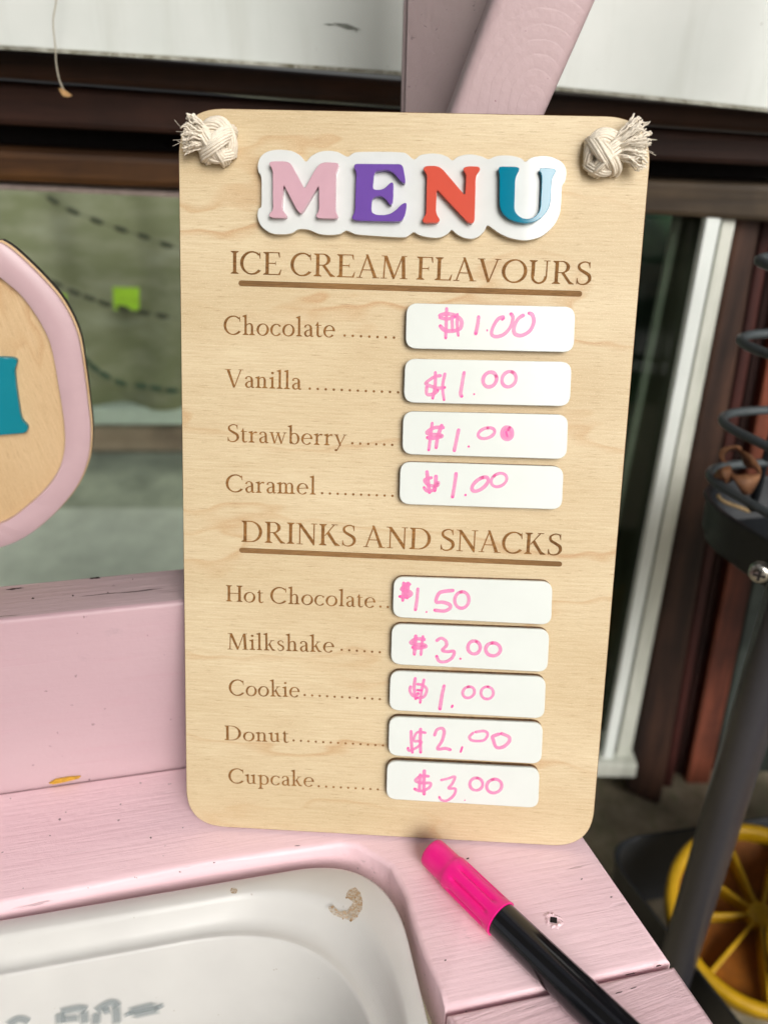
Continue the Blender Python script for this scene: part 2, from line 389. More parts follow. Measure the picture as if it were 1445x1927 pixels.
LINES = [([(60, 348), (100, 376), (137, 397), (182, 415), (228, 431), (270, 444), (313, 460), (352, 470)], 'upper string of dark beads for string lights mirrored in the left pane', M_mirror_bead),
         ([(70, 520), (105, 534), (140, 550), (168, 560), (196, 570), (232, 580), (270, 588), (305, 594), (337, 600)], 'middle string of dark beads for mirrored string lights, passing the lime square', M_mirror_bead),
         ([(140, 660), (160, 676), (177, 692), (197, 706), (226, 720), (265, 726), (293, 730), (323, 735), (350, 736)], 'lowest string of greenish beads for string lights mirrored in the pane', mat_plain('green_mirror_bead', (0.05, 0.11, 0.07), 0.6))]
for pts, lab, mb in LINES:
    e = empty('mirror_bead_string', lab, 'bead string', ony(*pts[0], 0.80), group='bead strings for lights mirrored in the pane')
    wp_ = crom([ony(x, y, 0.80) for x, y in pts], 6)
    wchild('cord', tube(wp_, 0.0006, 5), M_cord, e)
    for i in range(1, len(pts) - 1):
        a = ony(*pts[i], 0.80); d = (ony(*pts[i + 1], 0.80) - ony(*pts[i - 1], 0.80)).normalized()
        L = 0.0062
        wchild('mirror_bead', tube([a + d * L * t for t in (-1, -0.85, -0.4, 0.4, 0.85, 1)], [0.001, 0.002, 0.0026, 0.0026, 0.002, 0.001], 10), mb, e)
M_lime = mat_plain('lime_sunpatch', (0.52, 0.88, 0.06), 0.7, 0.2, 0.12, 60)  # lime colour paints the sunlight mirrored in the pane
for (x0, y0, x1, y1), lab in (((212, 540, 262, 584), 'bright lime square for mirrored sunlight behind the left pane, the whole one'), ((98, 552, 125, 572), 'small lime patch for mirrored sunlight peeking out beside the pink rimmed sign')):
    o = link('sunpatch_square', prism(wp(0.855, (x0, y0), (x1, y0 + 1)) + wp(0.812, (x1, y1), (x0 + 2, y1 - 1)), BACK * 0.0006), M_lime); tag(o, lab, 'sunpatch', 'lime squares for mirrored sunlight behind the pane')

# right window with white frame, brown jamb and red cladding
e = empty('side_window', 'tall dark window right of the menu board with worn white frame', 'window', ony(1170, 1430, 0.53))
def strip(y, d, t0, t1, b0, b1, bev=0.001): return prism(wp(y, t0, t1, b1, b0), BACK * d, bev)
wchild('pane', strip(0.499, 0.003, (1000, 405), (1332, 412), (800, 1440), (1150, 1440)), M_glass, e)
M_wf = mat_timber('worn_white_paint', (0.76, 0.81, 0.78), (0.82, 0.86, 0.83), (30, 30, 6), 0.5, blotch=0.08)
M_wf2 = mat_timber('dirty_white_paint', (0.52, 0.54, 0.47), (0.70, 0.71, 0.64), (60, 60, 8), 0.6, blotch=0.15)
wchild('frame', strip(0.490, 0.008, (1331, 402), (1359, 404), (1134, 1432), (1152, 1434)), M_wf, e)
wchild('frame', strip(0.494, 0.008, (1362, 404), (1387, 406), (1157, 1436), (1184, 1438)), M_wf2, e)
wchild('sash', strip(0.515, 0.006, (1270, 405), (1286, 405), (1058, 1440), (1071, 1440)), mat_plain('grey_green_sash', (0.12, 0.15, 0.115), 0.7, 0.2), e)
wchild('sash', strip(0.523, 0.006, (1284, 405), (1334, 405), (1068, 1440), (1140, 1440)), mat_plain('dark_olive_sash', (0.045, 0.052, 0.034), 0.8, 0.1), e)
wchild('sill', strip(0.484, 0.06, (1060, 1436), (1200, 1440), (1060, 1462), (1196, 1464)), M_wf2, e)
s = NT('dark_room_backdrop'); v = s.tc.outputs['Object']
c = s.mix(s.ramp(s.noise(v, 9, 3), (0.4, 0.0), (0.7, 1.0)), (0.012, 0.035, 0.02), (0.11, 0.24, 0.12))  # greens paint the dark room and the leaves mirrored in the pane
o = link('dark_backdrop', prism(wp(0.62, (1000, 300), (1420, 300), (1250, 1600), (700, 1600)), BACK * 0.02), s.out(c, 0.8)); tag(o, 'dark green sheet standing in for the dark room and mirrored leaves in the side window', 'backdrop')
e = empty('door_jamb', 'dark brown rotting jamb between the white frame and red boards', 'jamb', ony(1210, 1500, 0.51))
wchild('jamb_board', strip(0.500, 0.06, (1389, 398), (1437, 400), (1178, 1490), (1243, 1520), 0.003), mat_timber('rotting_brown_timber', (0.014, 0.007, 0.005), (0.075, 0.034, 0.021), (60, 60, 5)), e)
wchild('stop_bead', strip(0.52, 0.05, (1438, 398), (1462, 400), (1245, 1500), (1262, 1500), 0.002), mat_timber('dark_red_timber', (0.03, 0.007, 0.006), (0.09, 0.022, 0.016), (60, 60, 5)), e)
M_red = mat_timber('red_cladding', (0.05, 0.014, 0.009), (0.34, 0.095, 0.05), (40, 40, 5), 0.7, (0.3, 0.7))
M_red2 = mat_timber('dark_red_cladding', (0.018, 0.007, 0.006), (0.055, 0.018, 0.013), (40, 40, 5), 0.7)
for i, (t0, t1, b0, b1, y, m, lab) in enumerate(((1464, 1497, 1264, 1284, 0.535, M_red2, 'dark red cladding board next to the rotting jamb'),
                           (1499, 1560, 1286, 1330, 0.525, M_red, 'bright red peeling cladding board behind the wire rails'),
                           (1562, 1800, 1332, 1560, 0.54, mat_timber('green_grey_board', (0.02, 0.028, 0.024), (0.06, 0.075, 0.066), (30, 30, 5)), 'grey green board behind the grey trolley pole'))):
    o = link('cladding_board', strip(y, 0.03, (t0, 398), (t1, 400), (b0, 1500), (b1, 1500), 0.002), m); tag(o, lab, 'cladding', 'cladding boards of the house')
struct(link('house_wall', prism([Vector((0.05, 0.66, -0.305)), Vector((1.5, 0.66, -0.305)), Vector((1.5, 0.66, 1.2)), Vector((0.05, 0.66, 1.2))], BACK * 0.05), mat_plain('dark_wall', (0.03, 0.025, 0.02), 0.8)))

# hanging thread with a dried scrap
th = [ony(x, y, 0.425) for x, y in ((112, -60), (106, 0), (100, 40), (104, 85), (106, 120), (112, 150), (122, 172))]
e = empty('hanging_thread', 'thin thread with a dry brown scrap hanging before the fascia', 'thread', th[-1])
wchild('thread', tube(crom(th, 8), 0.00035, 5), mat_plain('grey_thread', (0.42, 0.38, 0.30), 0.9), e)
bm = bmesh.new(); pp = wp(0.4245, (110, 165), (118, 166), (128, 174), (135, 179), (127, 182), (119, 180), (113, 172)); prism(pp, BACK * 0.001, bm=bm)
wchild('dry_scrap', bm, mat_plain('dry_scrap', (0.42, 0.25, 0.11), 0.8, 0.2, 0.3, 400), e)

# ------------------------------------------------------------------ the pink play counter
ZT = -0.0011
seamL, seamR = onz(0, 1490), onz(350, 1440)
su = (seamR - seamL).normalized(); sn = Vector((-su.y, su.x, 0))
eT, eB = onz(1100, 1575), onz(1345, 1927); ed = (eB - eT).normalized()
def isect(p, d, q, e_):
    k = (q - p).to_2d(); den = d.x * e_.y - d.y * e_.x
    t = (k.x * e_.y - k.y * e_.x) / den; return Vector((p.x + d.x * t, p.y + d.y * t, 0))
cornerB = isect(seamL, su, eT, ed)
gL, gR = onz(840, 1905), onz(1262, 1814); gd = (gR - gL).normalized()
cut = [onz(*p) for p in ((-2, 1702.5), (200, 1660), (400, 1625), (531, 1604), (640, 1590), (672, 1592), (735, 1631), (762, 1684), (776, 1734), (797, 1795), (824, 1862))]
lcut = (cut[0] - cut[2]).normalized()
farL = cut[0] + lcut * 0.25
counter = empty('play_counter', 'pink painted wooden play counter the menu board stands on', 'counter', (0.0, 0.24, ZT))
gR2 = isect(gL, gd, eT, ed); gRa = gR2 - ed * 0.0008; gLa = gL - ed * 0.0008
pA = [seamL - su * 0.25 - sn * 0.0004, cornerB - sn * 0.0004, gRa, gLa] + [v for v in cut[::-1]] + [farL]
pA = [(p.x, p.y) for p in pA]
o = wchild('plank', slab(pA, ZT - 0.022, ZT, 0.0022, 3), M_pink, counter); autosmooth(o, 50)
gLb, gRb = gL + ed * 0.0008, gR2 + ed * 0.0008
pB = [gLb, gRb, gRb + ed * 0.12, gLb + ed * 0.12 + Vector((0.02, 0, 0))]
o = wchild('plank', slab([(p.x, p.y) for p in pB], ZT - 0.022, ZT, 0.0016, 3), M_pink_r, counter); autosmooth(o, 50)
zP = 0.0783
bk0, bk1 = onz(0, 1097, zP), onz(345, 1072, zP)
fr0, fr1 = seamL - su * 0.25, cornerB - su * 0.001
dep = (bk0 - seamL).dot(sn), (bk1 - seamL).dot(sn)
dd = sum(dep) / 2
pts = [fr0, fr1, fr1 + sn * dd, fr0 + sn * dd]
o = wchild('back_panel', slab([(p.x, p.y) for p in pts], -0.03, zP, 0.0018, 3, top_mat=1), [M_pink_p, M_pink_l_shade], counter)
for p in o.data.polygons:
    pass
autosmooth(o, 50)
# upright post and slanted brace behind the top of the board
def vpost():
    y0 = 0.335
    a = ony(757, 140, y0); b = a + Vector((0.030, -0.030, 0)); q = Vector((0.0, 0.035, 0))
    foot = [Vector((v.x, v.y, 0)) for v in (a, b, b + q, a + q)]
    bm = slab([(p.x, p.y) for p in foot], -0.03, 0.42, 0.0)
    bmesh.ops.bevel(bm, geom=[e for e in bm.edges if abs(e.verts[0].co.z - e.verts[1].co.z) > 0.1], offset=0.002, segments=2, affect='EDGES')
    return bm
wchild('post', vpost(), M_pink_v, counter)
yb = 0.288
s = NT('pink_paint_end_grain'); v = s.tc.outputs['Object']
cen = s.map((1, 1, 0.75)); 
vm = s.n('VectorMath', operation='DISTANCE'); s.l(cen, vm.inputs[0]); 
wob = s.noise(v, 30, 3); 
BRC = ony(985, 150, yb)
M_brace_nt, M_brace_vm, M_brace_w = s, vm, wob
dist = s.math('ADD', vm.outputs['Value'], s.math('MULTIPLY', wob, 0.006))
ringf = s.math('FRACT', s.math('MULTIPLY', dist, 330.0))
rl = s.ramp(ringf, (0.0, 0.0), (0.6, 1.0), (0.9, 0.9), (1.0, 0.0))
c = s.mix(rl, (0.50, 0.37, 0.385), (0.51, 0.38, 0.395))
spots = s.ramp(s.noise(v, 260.0, 2, 0.5), (0.73, 0.0), (0.76, 0.8)); c = s.mix(spots, c, (0.16, 0.05, 0.06))
s.bump(s.math('ADD', s.math('MULTIPLY', rl, 0.22), s.noise(v, 420, 4)), 0.25, 0.0008)
M_brace = s.out(c, 0.45, 0.4)
bf = wp(yb, (845, 216), (948, -60), (1150, -60), (1027, 216)); dlow = (bf[0] - bf[1]).normalized(); dlow2 = (bf[3] - bf[2]).normalized()
bf = [bf[0] + dlow * 0.01, bf[1] - dlow * 0.12, bf[2] - dlow2 * 0.12, bf[3] + dlow2 * 0.01]
loc = counter.matrix_basis.inverted() @ ony(1000, 205, yb)
vm.inputs[1].default_value = (loc.x, loc.y, loc.z * 0.75)
o = wchild('brace', prism(bf, Vector((0.0, 0.024, 0.0)), 0.0038, segs=4), M_brace, counter); autosmooth(o, 60)
# nail recess in the corner plank, splinters and the yellow wedge in the seam
hc = onz(1041, 1733); hz = ZT
hole = bmesh.new()
for r0, r1, z0, z1, nn in ((0.0030, 0.0022, 0.00005, 0.0007, 26),):
    L0 = []; L1 = []; L2 = []
    for k in range(nn):
        a = 2 * math.pi * k / nn; j = random.uniform(0.8, 1.25)
        L0.append((hc.x + math.cos(a) * r0 * j, hc.y + math.sin(a) * r0 * j, hz + z0))
        L1.append((hc.x + math.cos(a) * r1 * j, hc.y + math.sin(a) * r1 * j, hz + z1 * random.uniform(0.3, 1.1)))
        L2.append((hc.x + math.cos(a) * 0.0013, hc.y + math.sin(a) * 0.0012, hz + 0.0001))
    loft([L0, L1, L2], hole)
wchild('nail_hole_rim', hole, M_pink_r, counter)
sq = bmesh.new(); prism([Vector((hc.x + x, hc.y + y, hz + 0.00025)) for x, y in ((-0.0013, -0.0008), (0.0010, -0.0011), (0.0014, 0.0009), (-0.0008, 0.0012))], (0, 0, -0.0002), bm=sq)
wchild('nail_hole', sq, M_dark, counter)
# chips where the paint has come away, dark bare wood below
random.seed(21)
M_chip = mat_plain('bare_dark_wood', (0.035, 0.022, 0.02), 0.9, 0.1, 0.3, 900)
for cx_, cy_, hw_, hh_, zz in ((180, 1087.5, 12, 2.2, zP), (28, 1108, 17, 1.6, zP), (62, 1126, 4, 1.5, zP), (137, 1121, 2.2, 1.6, zP), (203, 1115, 1.6, 1.0, zP), (250, 1090, 1.5, 1.0, zP),
                               (880, 1616, 2.6, 1.6, ZT), (1094, 1655, 2.0, 1.2, ZT), (1150, 1689, 2.4, 1.3, ZT), (838, 1808, 2.0, 1.6, ZT), (1185, 1834, 13, 1.4, ZT), (1240, 1818, 7, 1.6, ZT), (1164, 1869, 9, 1.2, ZT), (1192, 1860, 7, 1.0, ZT),
                               (168, 1468, 2.0, 1.2, ZT), (227, 1514, 1.5, 1.1, ZT), (284, 1577, 1.9, 1.4, ZT), (94, 1573, 1.4, 1.1, ZT), (344, 1558, 1.3, 0.9, ZT), (560, 1592, 6, 0.8, ZT), (403, 1624, 2.4, 1.0, ZT), (20, 1503, 1.5, 1.0, ZT)):
    b_ = bmesh.new(); pts_ = []
    sl_ = -0.08 if cx_ < 700 else -0.28
    for k in range(14):
        a = 2 * math.pi * k / 14; j = random.uniform(0.55, 1.2); dx = math.cos(a) * hw_ * j
        pts_.append(onz(cx_ + dx, cy_ + math.sin(a) * hh_ * j + dx * sl_, zz + 0.00006))
    b_.faces.new([b_.verts.new(p) for p in pts_])
    wchild('paint_chip', b_, M_chip, counter)
wd = [onpl(x, y, seamL - sn * 0.0008, sn) for x, y in ((92, 1475), (105, 1468), (130, 1463.5), (152, 1462), (148, 1466), (125, 1472), (100, 1477))]
o = link('yellow_wedge', prism(wd, sn * 0.0006, 0.0), mat_plain('yellow_filler', (0.50, 0.27, 0.03), 0.6, 0.3, 0.25, 600)); tag(o, 'sliver of yellow filler stuck in the seam below the pink back panel', 'filler')

# ------------------------------------------------------------------ white plastic tub set in the counter
ZR = ZT - 0.0035
r1, r2 = onz(0, 1729, ZR), onz(526, 1639, ZR); q1, q2 = onz(776, 1795, ZR), onz(808, 1927, ZR)
ra, rb = (r1 - r2).normalized(), (q2 - q1).normalized()
TB = isect(r1, ra, q1, rb)
TA = TB + ra * 0.24; TC = TB + rb * 0.15; TD = TA + rb * 0.15
def tubloop(ins, rad, z):
    c4 = (TA + TB + TC + TD) / 4
    B = TB + ra * ins + rb * ins; A = TA - ra * ins + rb * ins; Cc = TC + ra * ins - rb * ins; D = TD - ra * ins - rb * ins
    return [Vector((p.x, p.y, z)) for p in fillet([(A.x, A.y), (B.x, B.y), (Cc.x, Cc.y), (D.x, D.y)], rad, 18)]
s = NT('white_polypropylene'); v = s.tc.outputs['Object']
c = s.mix(s.ramp(s.noise(v, 30, 3), (0.3, 0.0), (0.7, 1.0)), (0.55, 0.54, 0.52), (0.61, 0.60, 0.575))
specks = s.ramp(s.noise(v, 300, 2), (0.735, 0.0), (0.77, 0.5)); c = s.mix(specks, c, (0.3, 0.24, 0.18))
s.bump(s.noise(v, 40, 2), 0.1, 0.002)
M_tub = s.out(c, 0.30, 0.45); s.b.inputs['Subsurface Weight'].default_value = 0.15; s.b.inputs['Subsurface Radius'].default_value = (0.004, 0.004, 0.004)
tub = empty('plastic_tub', 'white plastic tub sunk into the pink counter, stained rim', 'tub', (TB.x, TB.y, ZR))
Z = ZR
loops = [tubloop(0.0005, 0.034, Z - 0.010), tubloop(0.0, 0.034, Z - 0.003), tubloop(0.0003, 0.034, Z - 0.0008), tubloop(0.0012, 0.034, Z), tubloop(0.0058, 0.048, Z), tubloop(0.0068, 0.050, Z - 0.0005), tubloop(0.0078, 0.052, Z - 0.0022),
         tubloop(0.0100, 0.056, Z - 0.0068), tubloop(0.0115, 0.058, Z - 0.0082), tubloop(0.0135, 0.058, Z - 0.0087), tubloop(0.0146, 0.058, Z - 0.0083), tubloop(0.0152, 0.058, Z - 0.0086), tubloop(0.0156, 0.058, Z - 0.0096),
         tubloop(0.0170, 0.058, Z - 0.013), tubloop(0.0230, 0.056, Z - 0.040), tubloop(0.027, 0.054, Z - 0.046), tubloop(0.035, 0.05, Z - 0.048)]
o = wchild('basin', loft(loops), M_tub, tub, True); autosmooth(o, 60)
# coffee-coloured stains on the rim
s = NT('brown_stain'); v = s.tc.outputs['Object']
nz = s.noise(v, 900, 4, 0.7); tr = s.n('BsdfTransparent'); mx = s.n('MixShader')
s.l(s.ramp(nz, (0.36, 0.15), (0.62, 0.65)), mx.inputs[0]); s.l(tr.outputs[0], mx.inputs[1]); s.l(s.b.outputs[0], mx.inputs[2]); s.l(mx.outputs[0], s.t.nodes['Material Output'].inputs[0])
M_stain = s.out((0.47, 0.30, 0.13), 0.6)
zs = Z + 0.00006
def flatpoly(bm, pts, z): bm.faces.new([bm.verts.new((p.x, p.y, z)) for p in pts])
crescent = [(617, 1706), (625, 1702), (640, 1716), (655, 1712), (664, 1698), (655, 1692), (650, 1684), (656, 1675), (668, 1671), (679, 1681), (683, 1696), (680, 1714), (670, 1730), (662, 1735), (648, 1731), (630, 1724), (619, 1714)]
st = bmesh.new(); flatpoly(st, [onz(x + random.uniform(-1.5, 1.5), y + random.uniform(-1.5, 1.5), zs) for x, y in crescent], zs)
wchild('stain', st, M_stain, tub); st = bmesh.new(); flatpoly(st, [onz(440 + 7 * math.cos(a), 1677 + 6 * math.sin(a), zs) for a in [k * 0.6283 for k in range(10)]], zs)
wchild('stain', st, M_stain, tub)
M_speck = mat_plain('dark_stain', (0.30, 0.18, 0.08), 0.7, 0.3, 0.3, 900)
for (x, y, r) in ((652, 1690, 2.0), (660, 1733, 2.5), (668, 1690, 2), (680, 1700, 1.6), (625, 1708, 2.2), (645, 1730, 1.5), (672, 1726, 1.4), (436, 1673, 1.2), (444, 1681, 1.0)):
    st = bmesh.new(); flatpoly(st, [onz(x + r * math.cos(a), y + r * math.sin(a), zs + 0.00003) for a in [k * 0.7854 for k in range(8)]], zs + 0.00003)
    wchild('stain_speck', st, M_speck, tub)
# faint moulded letters on the far inner wall
ml = bmesh.new(); mlay = ml.loops.layers.color.new('ink')
pw = tubloop(0.0172, 0.058, Z - 0.0139)
WP0 = Vector((TB.x, TB.y, 0)) + ra * 0.10 + rb * 0.075
WN = (ra * -1).cross(rb * 0.006 + Vector((0, 0, -0.027))).normalized()
if WN.dot(rb) < 0: WN = -WN
WPT = TB + ra * 0.1 + rb * 0.0170 + Vector((0, 0, -0.013)) + WN * -0.0002
def onfloor(x, y): return onpl(x, y, WPT, WN)
for seg in ([(112, 1906), (150, 1899), (163, 1902)], [(113, 1930), (112, 1906)], [(160, 1930), (157, 1903)], [(114, 1921), (150, 1917)],
            [(180, 1905), (200, 1892), (214, 1889), (222, 1896)], [(220, 1932), (218, 1892)], [(180, 1932), (182, 1906)], [(192, 1906), (208, 1902)],
            [(240, 1906), (297, 1892)], [(297, 1892), (302, 1902)], [(302, 1902), (244, 1915)], [(240, 1906), (244, 1915)], [(15, 1932), (35, 1920), (55, 1926)]):
    P3 = [onfloor(*p) for p in seg]; P3 = crom(P3, 5) if len(P3) > 2 else [P3[0].lerp(P3[1], q / 5) for q in range(6)]
    rows = []; N_ = len(P3); hw_ = 0.0021
    for i_, p in enumerate(P3):
        t_ = (P3[min(i_ + 1, N_ - 1)] - P3[max(i_ - 1, 0)]).normalized(); nv = t_.cross(WN)
        e_ = 0.25 if i_ in (0, N_ - 1) else 1.0
        rows.append([(ml.verts.new(p + nv * hw_ * q + WN * (-0.00002 * len(ml.verts) / 24)), a * e_) for q, a in ((-1, 0.0), (-0.35, 1.0), (0.35, 1.0), (1, 0.0))])
    for A_, B_ in zip(rows, rows[1:]):
        for j_ in range(3):
            f = ml.faces.new((A_[j_][0], A_[j_ + 1][0], B_[j_ + 1][0], B_[j_][0])); vals = {A_[j_][0]: A_[j_][1], A_[j_ + 1][0]: A_[j_ + 1][1], B_[j_][0]: B_[j_][1], B_[j_ + 1][0]: B_[j_ + 1][1]}
            for lp in f.loops: lp[mlay] = (vals[lp.vert],) * 3 + (1,)
s = NT('faint_show_through'); at = s.n('VertexColor', layer_name='ink'); tr = s.n('BsdfTransparent'); mx = s.n('MixShader')
s.l(s.math('MULTIPLY', at.outputs['Color'], 0.5), mx.inputs[0]); s.l(tr.outputs[0], mx.inputs[1]); s.l(s.b.outputs[0], mx.inputs[2]); s.l(mx.outputs[0], s.t.nodes['Material Output'].inputs[0])
wchild('moulded_lettering', ml, s.out((0.22, 0.27, 0.285), 0.6, 0.2), tub)

# ------------------------------------------------------------------ the menu board
menu = empty('menu_board', 'birch menu sign with coloured MENU letters and nine price tiles leaning on a pink post', 'menu sign', mtx=BM)
outline = fillet([(0, 0), (BW, 0), (BW, BH), (0, BH)], 0.0145, 12)
bm = slab([(p.x, p.y) for p in outline], -0.0035, 0.0, 0.00022, 1, side_mat=1, top_mat=0)
for f in bm.faces:
    f.normal_update()
    if abs(f.normal.z) < 0.95: f.material_index = 1
link('panel', bm, [M_birch, M_burnt], menu)

# --- serif letterforms drawn as strokes; cap height 1
S_, HL, TT = 0.125, 0.06, 0.046
def stem(x, y0, y1, w=S_, bot='b', top='b', s=0.085):
    P = [[(x, y0), (x + w, y0), (x + w, y1), (x, y1)]]
    if bot in 'bl' and bot or bot == 'r':
        l = s if bot in ('b', 'l') else 0; r = s if bot in ('b', 'r') else 0
        P.append([(x - l, y0), (x + w + r, y0), (x + w + r, y0 + TT * 0.7), (x + w, y0 + TT * 2.1), (x, y0 + TT * 2.1), (x - l, y0 + TT * 0.7)])
    if top in ('b', 'l', 'r'):
        l = s if top in ('b', 'l') else 0; r = s if top in ('b', 'r') else 0
        P.append([(x - l, y1), (x - l, y1 - TT * 0.7), (x, y1 - TT * 2.1), (x + w, y1 - TT * 2.1), (x + w + r, y1 - TT * 0.7), (x + w + r, y1)])
    if top == 'f': P.append([(x - 0.095, y1 - 0.085), (x + w, y1 - 0.16), (x + w, y1 + 0.03), (x + w * 0.7, y1 + 0.02), (x - 0.095, y1 - 0.045)])
    return P
def dg(x0, y0, x1, y1, w): return [[(x0, y0), (x0 + w, y0), (x1 + w, y1), (x1, y1)]]
def foot(xc, y, s=0.12, up=False):
    return [[(xc - s, y), (xc + s, y), (xc + s, y + (-TT if up else TT) * 0.8), (xc - s, y + (-TT if up else TT) * 0.8)]]
def ring(cx, cy, rx, ry, a0, a1, wx, wy, tilt=-12, n=22):
    P = []; ta = R_(tilt); prev = None
    for i in range(n + 1):
        a = R_(a0 + (a1 - a0) * i / n)
        th = abs(math.cos(a - ta)); wl = wy + (wx - wy) * th ** 1.3
        o_ = (cx + rx * math.cos(a), cy + ry * math.sin(a)); k = math.hypot(rx * math.cos(a), ry * math.sin(a))
        i_ = (cx + (rx - wl * (0.35 + 0.65 * abs(math.cos(a)) ** 0.5) if False else (rx - wl)) * math.cos(a), cy + (ry - wl) * math.sin(a))
        if prev: P.append([prev[0], o_, i_, prev[1]])
        prev = (o_, i_)
    return P
def rib(pts, ws, n=6):
    c = crom([(*p, 0) for p in pts], n); P = []; prev = None; N = len(c)
    for i, p in enumerate(c):
        t = (c[min(i + 1, N - 1)] - c[max(i - 1, 0)]).normalized(); f = i / (N - 1) * (len(ws) - 1); k = min(int(f), len(ws) - 2); w_ = ws[k] + (ws[k + 1] - ws[k]) * (f - k)
        nv = Vector((-t.y, t.x, 0)) * w_ / 2; a, b = p + nv, p - nv
        if prev: P.append([prev[0], (a.x, a.y), (b.x, b.y), prev[1]])
        prev = ((a.x, a.y), (b.x, b.y))
    return P
def bar(x0, y0, x1, y1): return [[(x0, y0), (x1, y0), (x1, y1), (x0, y1)]]
XH = 0.64
def glyph(ch):
    s = S_
    if ch == 'I': return stem(.09, 0, 1), .30
    if ch == 'H': return stem(.09, 0, 1) + stem(.60, 0, 1) + bar(.15, .49, .65, .535), .81
    if ch == 'C': return ring(.44, .5, .44, .52, 48, 318, s, HL) + [[(.70, .90), (.745, .99), (.765, .69), (.735, .69)]] + rib([(.745, .16), (.765, .2)], [.05, .02], 2), .80
    if ch == 'E': return stem(.09, 0, 1, top='l', bot='l') + bar(.15, .955, .60, 1) + [[(.55, .96), (.61, 1), (.625, .77), (.595, .77)]] + bar(.15, .49, .46, .535) + [[(.44, .535), (.475, .63), (.475, .40), (.44, .49)]] + bar(.15, 0, .63, .045) + [[(.57, .04), (.635, 0), (.685, .25), (.655, .25)]], .70
    if ch == 'F': return stem(.09, 0, 1, top='l') + bar(.15, .955, .58, 1) + [[(.53, .96), (.59, 1), (.605, .75), (.575, .75)]] + bar(.15, .47, .44, .515) + [[(.42, .515), (.455, .61), (.455, .38), (.42, .47)]], .62
    if ch == 'L': return stem(.09, 0, 1, bot='l') + bar(.15, 0, .58, .045) + [[(.52, .04), (.59, 0), (.64, .27), (.61, .27)]], .65
    if ch == 'R': return stem(.09, 0, 1, top='l') + bar(.15, .957, .36, 1) + bar(.15, .475, .36, .518) + ring(.34, .7375, .28, .2625, -90, 90, s, .043, 0) + [[(.30, .50), (.43, .50), (.66, .13), (.80, .03), (.80, 0), (.62, 0)]], .80
    if ch == 'D': return stem(.09, 0, 1, top='l', bot='l') + bar(.15, .957, .38, 1) + bar(.15, 0, .38, .043) + ring(.36, .5, .46, .5, -90, 90, s, .045, 0), .86
    if ch == 'A': return dg(.06, 0, .335, .98, .052) + [[(.30, 1.03), (.39, 1.03), (.74, 0), (.605, 0)]] + bar(.17, .33, .58, .373) + foot(.09, 0, .11) + foot(.69, 0, .13), .80
    if ch == 'V': return [[(.05, 1), (.185, 1), (.45, .02), (.40, -.03), (.36, -.03)]] + dg(.385, -.02, .69, 1, .052) + foot(.12, 1, .14, True) + foot(.72, 1, .11, True), .82
    if ch == 'M': return dg(.10, 0, .135, 1, .052) + [[(.10, 1), (.24, 1), (.52, .14), (.50, -.02), (.46, -.02)]] + dg(.47, 0, .77, 1, .05) + [[(.76, 1), (.885, 1), (.925, 0), (.795, 0)]] + foot(.13, 0, .12) + foot(.86, 0, .14) + bar(.03, .965, .16, 1) + bar(.84, .965, .96, 1), 1.0
    if ch == 'N': return dg(.13, 0, .13, 1, .05) + [[(.06, 1), (.20, 1), (.72, .17), (.72, -.03), (.68, -.03)]] + dg(.68, 0, .68, 1, .05) + foot(.155, 0, .12) + foot(.705, 1, .12, True) + bar(.0, .965, .1, 1), .84
    if ch == 'K': return stem(.09, 0, 1) + dg(.20, .45, .56, .98, .055) + foot(.60, 1, .12, True) + [[(.28, .58), (.38, .68), (.66, .16), (.82, .03), (.82, 0), (.62, 0)]], .82
    if ch == 'O': return ring(.46, .5, .46, .52, 0, 360, s, HL, -12, 36), .92
    if ch == 'U': return stem(.09, .3, 1, bot='') + dg(.62, .3, .62, 1, .05) + foot(.645, 1, .12, True) + ring(.38, .32, .29, .345, 180, 360, s * .8, HL * 1.3, 0), .80
    if ch == 'S': return rib([(.47, .80), (.43, .945), (.27, .985), (.10, .87), (.12, .68), (.30, .545), (.46, .42), (.50, .23), (.40, .07), (.24, .015), (.10, .07), (.045, .24)], [.03, .05, .055, .08, .11, .13, .13, .11, .08, .055, .05, .03]) + [[(.455, .99), (.485, .99), (.495, .73), (.465, .73)], [(.03, .02), (.06, .02), (.065, .28), (.03, .28)]], .55
    # lower case
    if ch == 'a': return rib([(.07, .48), (.10, .585), (.22, .625), (.32, .54), (.335, .40)], [.10, .06, .05, .09, .105]) + bar(.285, .09, .39, .45) + rib([(.335, .12), (.37, .02), (.46, .05)], [.10, .075, .03]) + rib([(.31, .37), (.15, .31), (.075, .18), (.13, .035), (.24, .035), (.32, .12)], [.045, .06, .10, .085, .05, .04]), .44
    if ch == 'b': return stem(.07, .06, 1.06, .1, bot='', top='f') + ring(.29, .31, .24, .33, -160, 160, .105, .045, 8) + rib([(.07, .08), (.16, .01)], [.06, .05], 2), .55
    if ch == 'c': return ring(.27, .31, .27, .33, 42, 322, .11, .045) + rib([(.40, .56), (.46, .50)], [.08, .09], 3), .49
    if ch == 'e': return ring(.265, .31, .265, .33, 2, 318, .11, .043) + [[(.05, .345), (.50, .40), (.50, .355), (.05, .30)]], .53
    if ch == 'h': return stem(.09, 0, 1.06, .1, top='f') + rib([(.17, .50), (.27, .60), (.38, .59), (.43, .47), (.43, .40)], [.03, .05, .075, .095, .1]) + stem(.38, 0, .42, .1, top=''), .58
    if ch == 'i': return stem(.09, 0, XH, .1, top='f') + ring(.14, .87, .068, .068, 0, 360, .067, .067, 0, 12), .28
    if ch == 'k': return stem(.09, 0, 1.06, .1, top='f') + dg(.18, .30, .37, .61, .05) + foot(.41, .64, .10, True) + [[(.22, .38), (.31, .45), (.44, .12), (.57, .03), (.57, 0), (.40, 0)]], .57
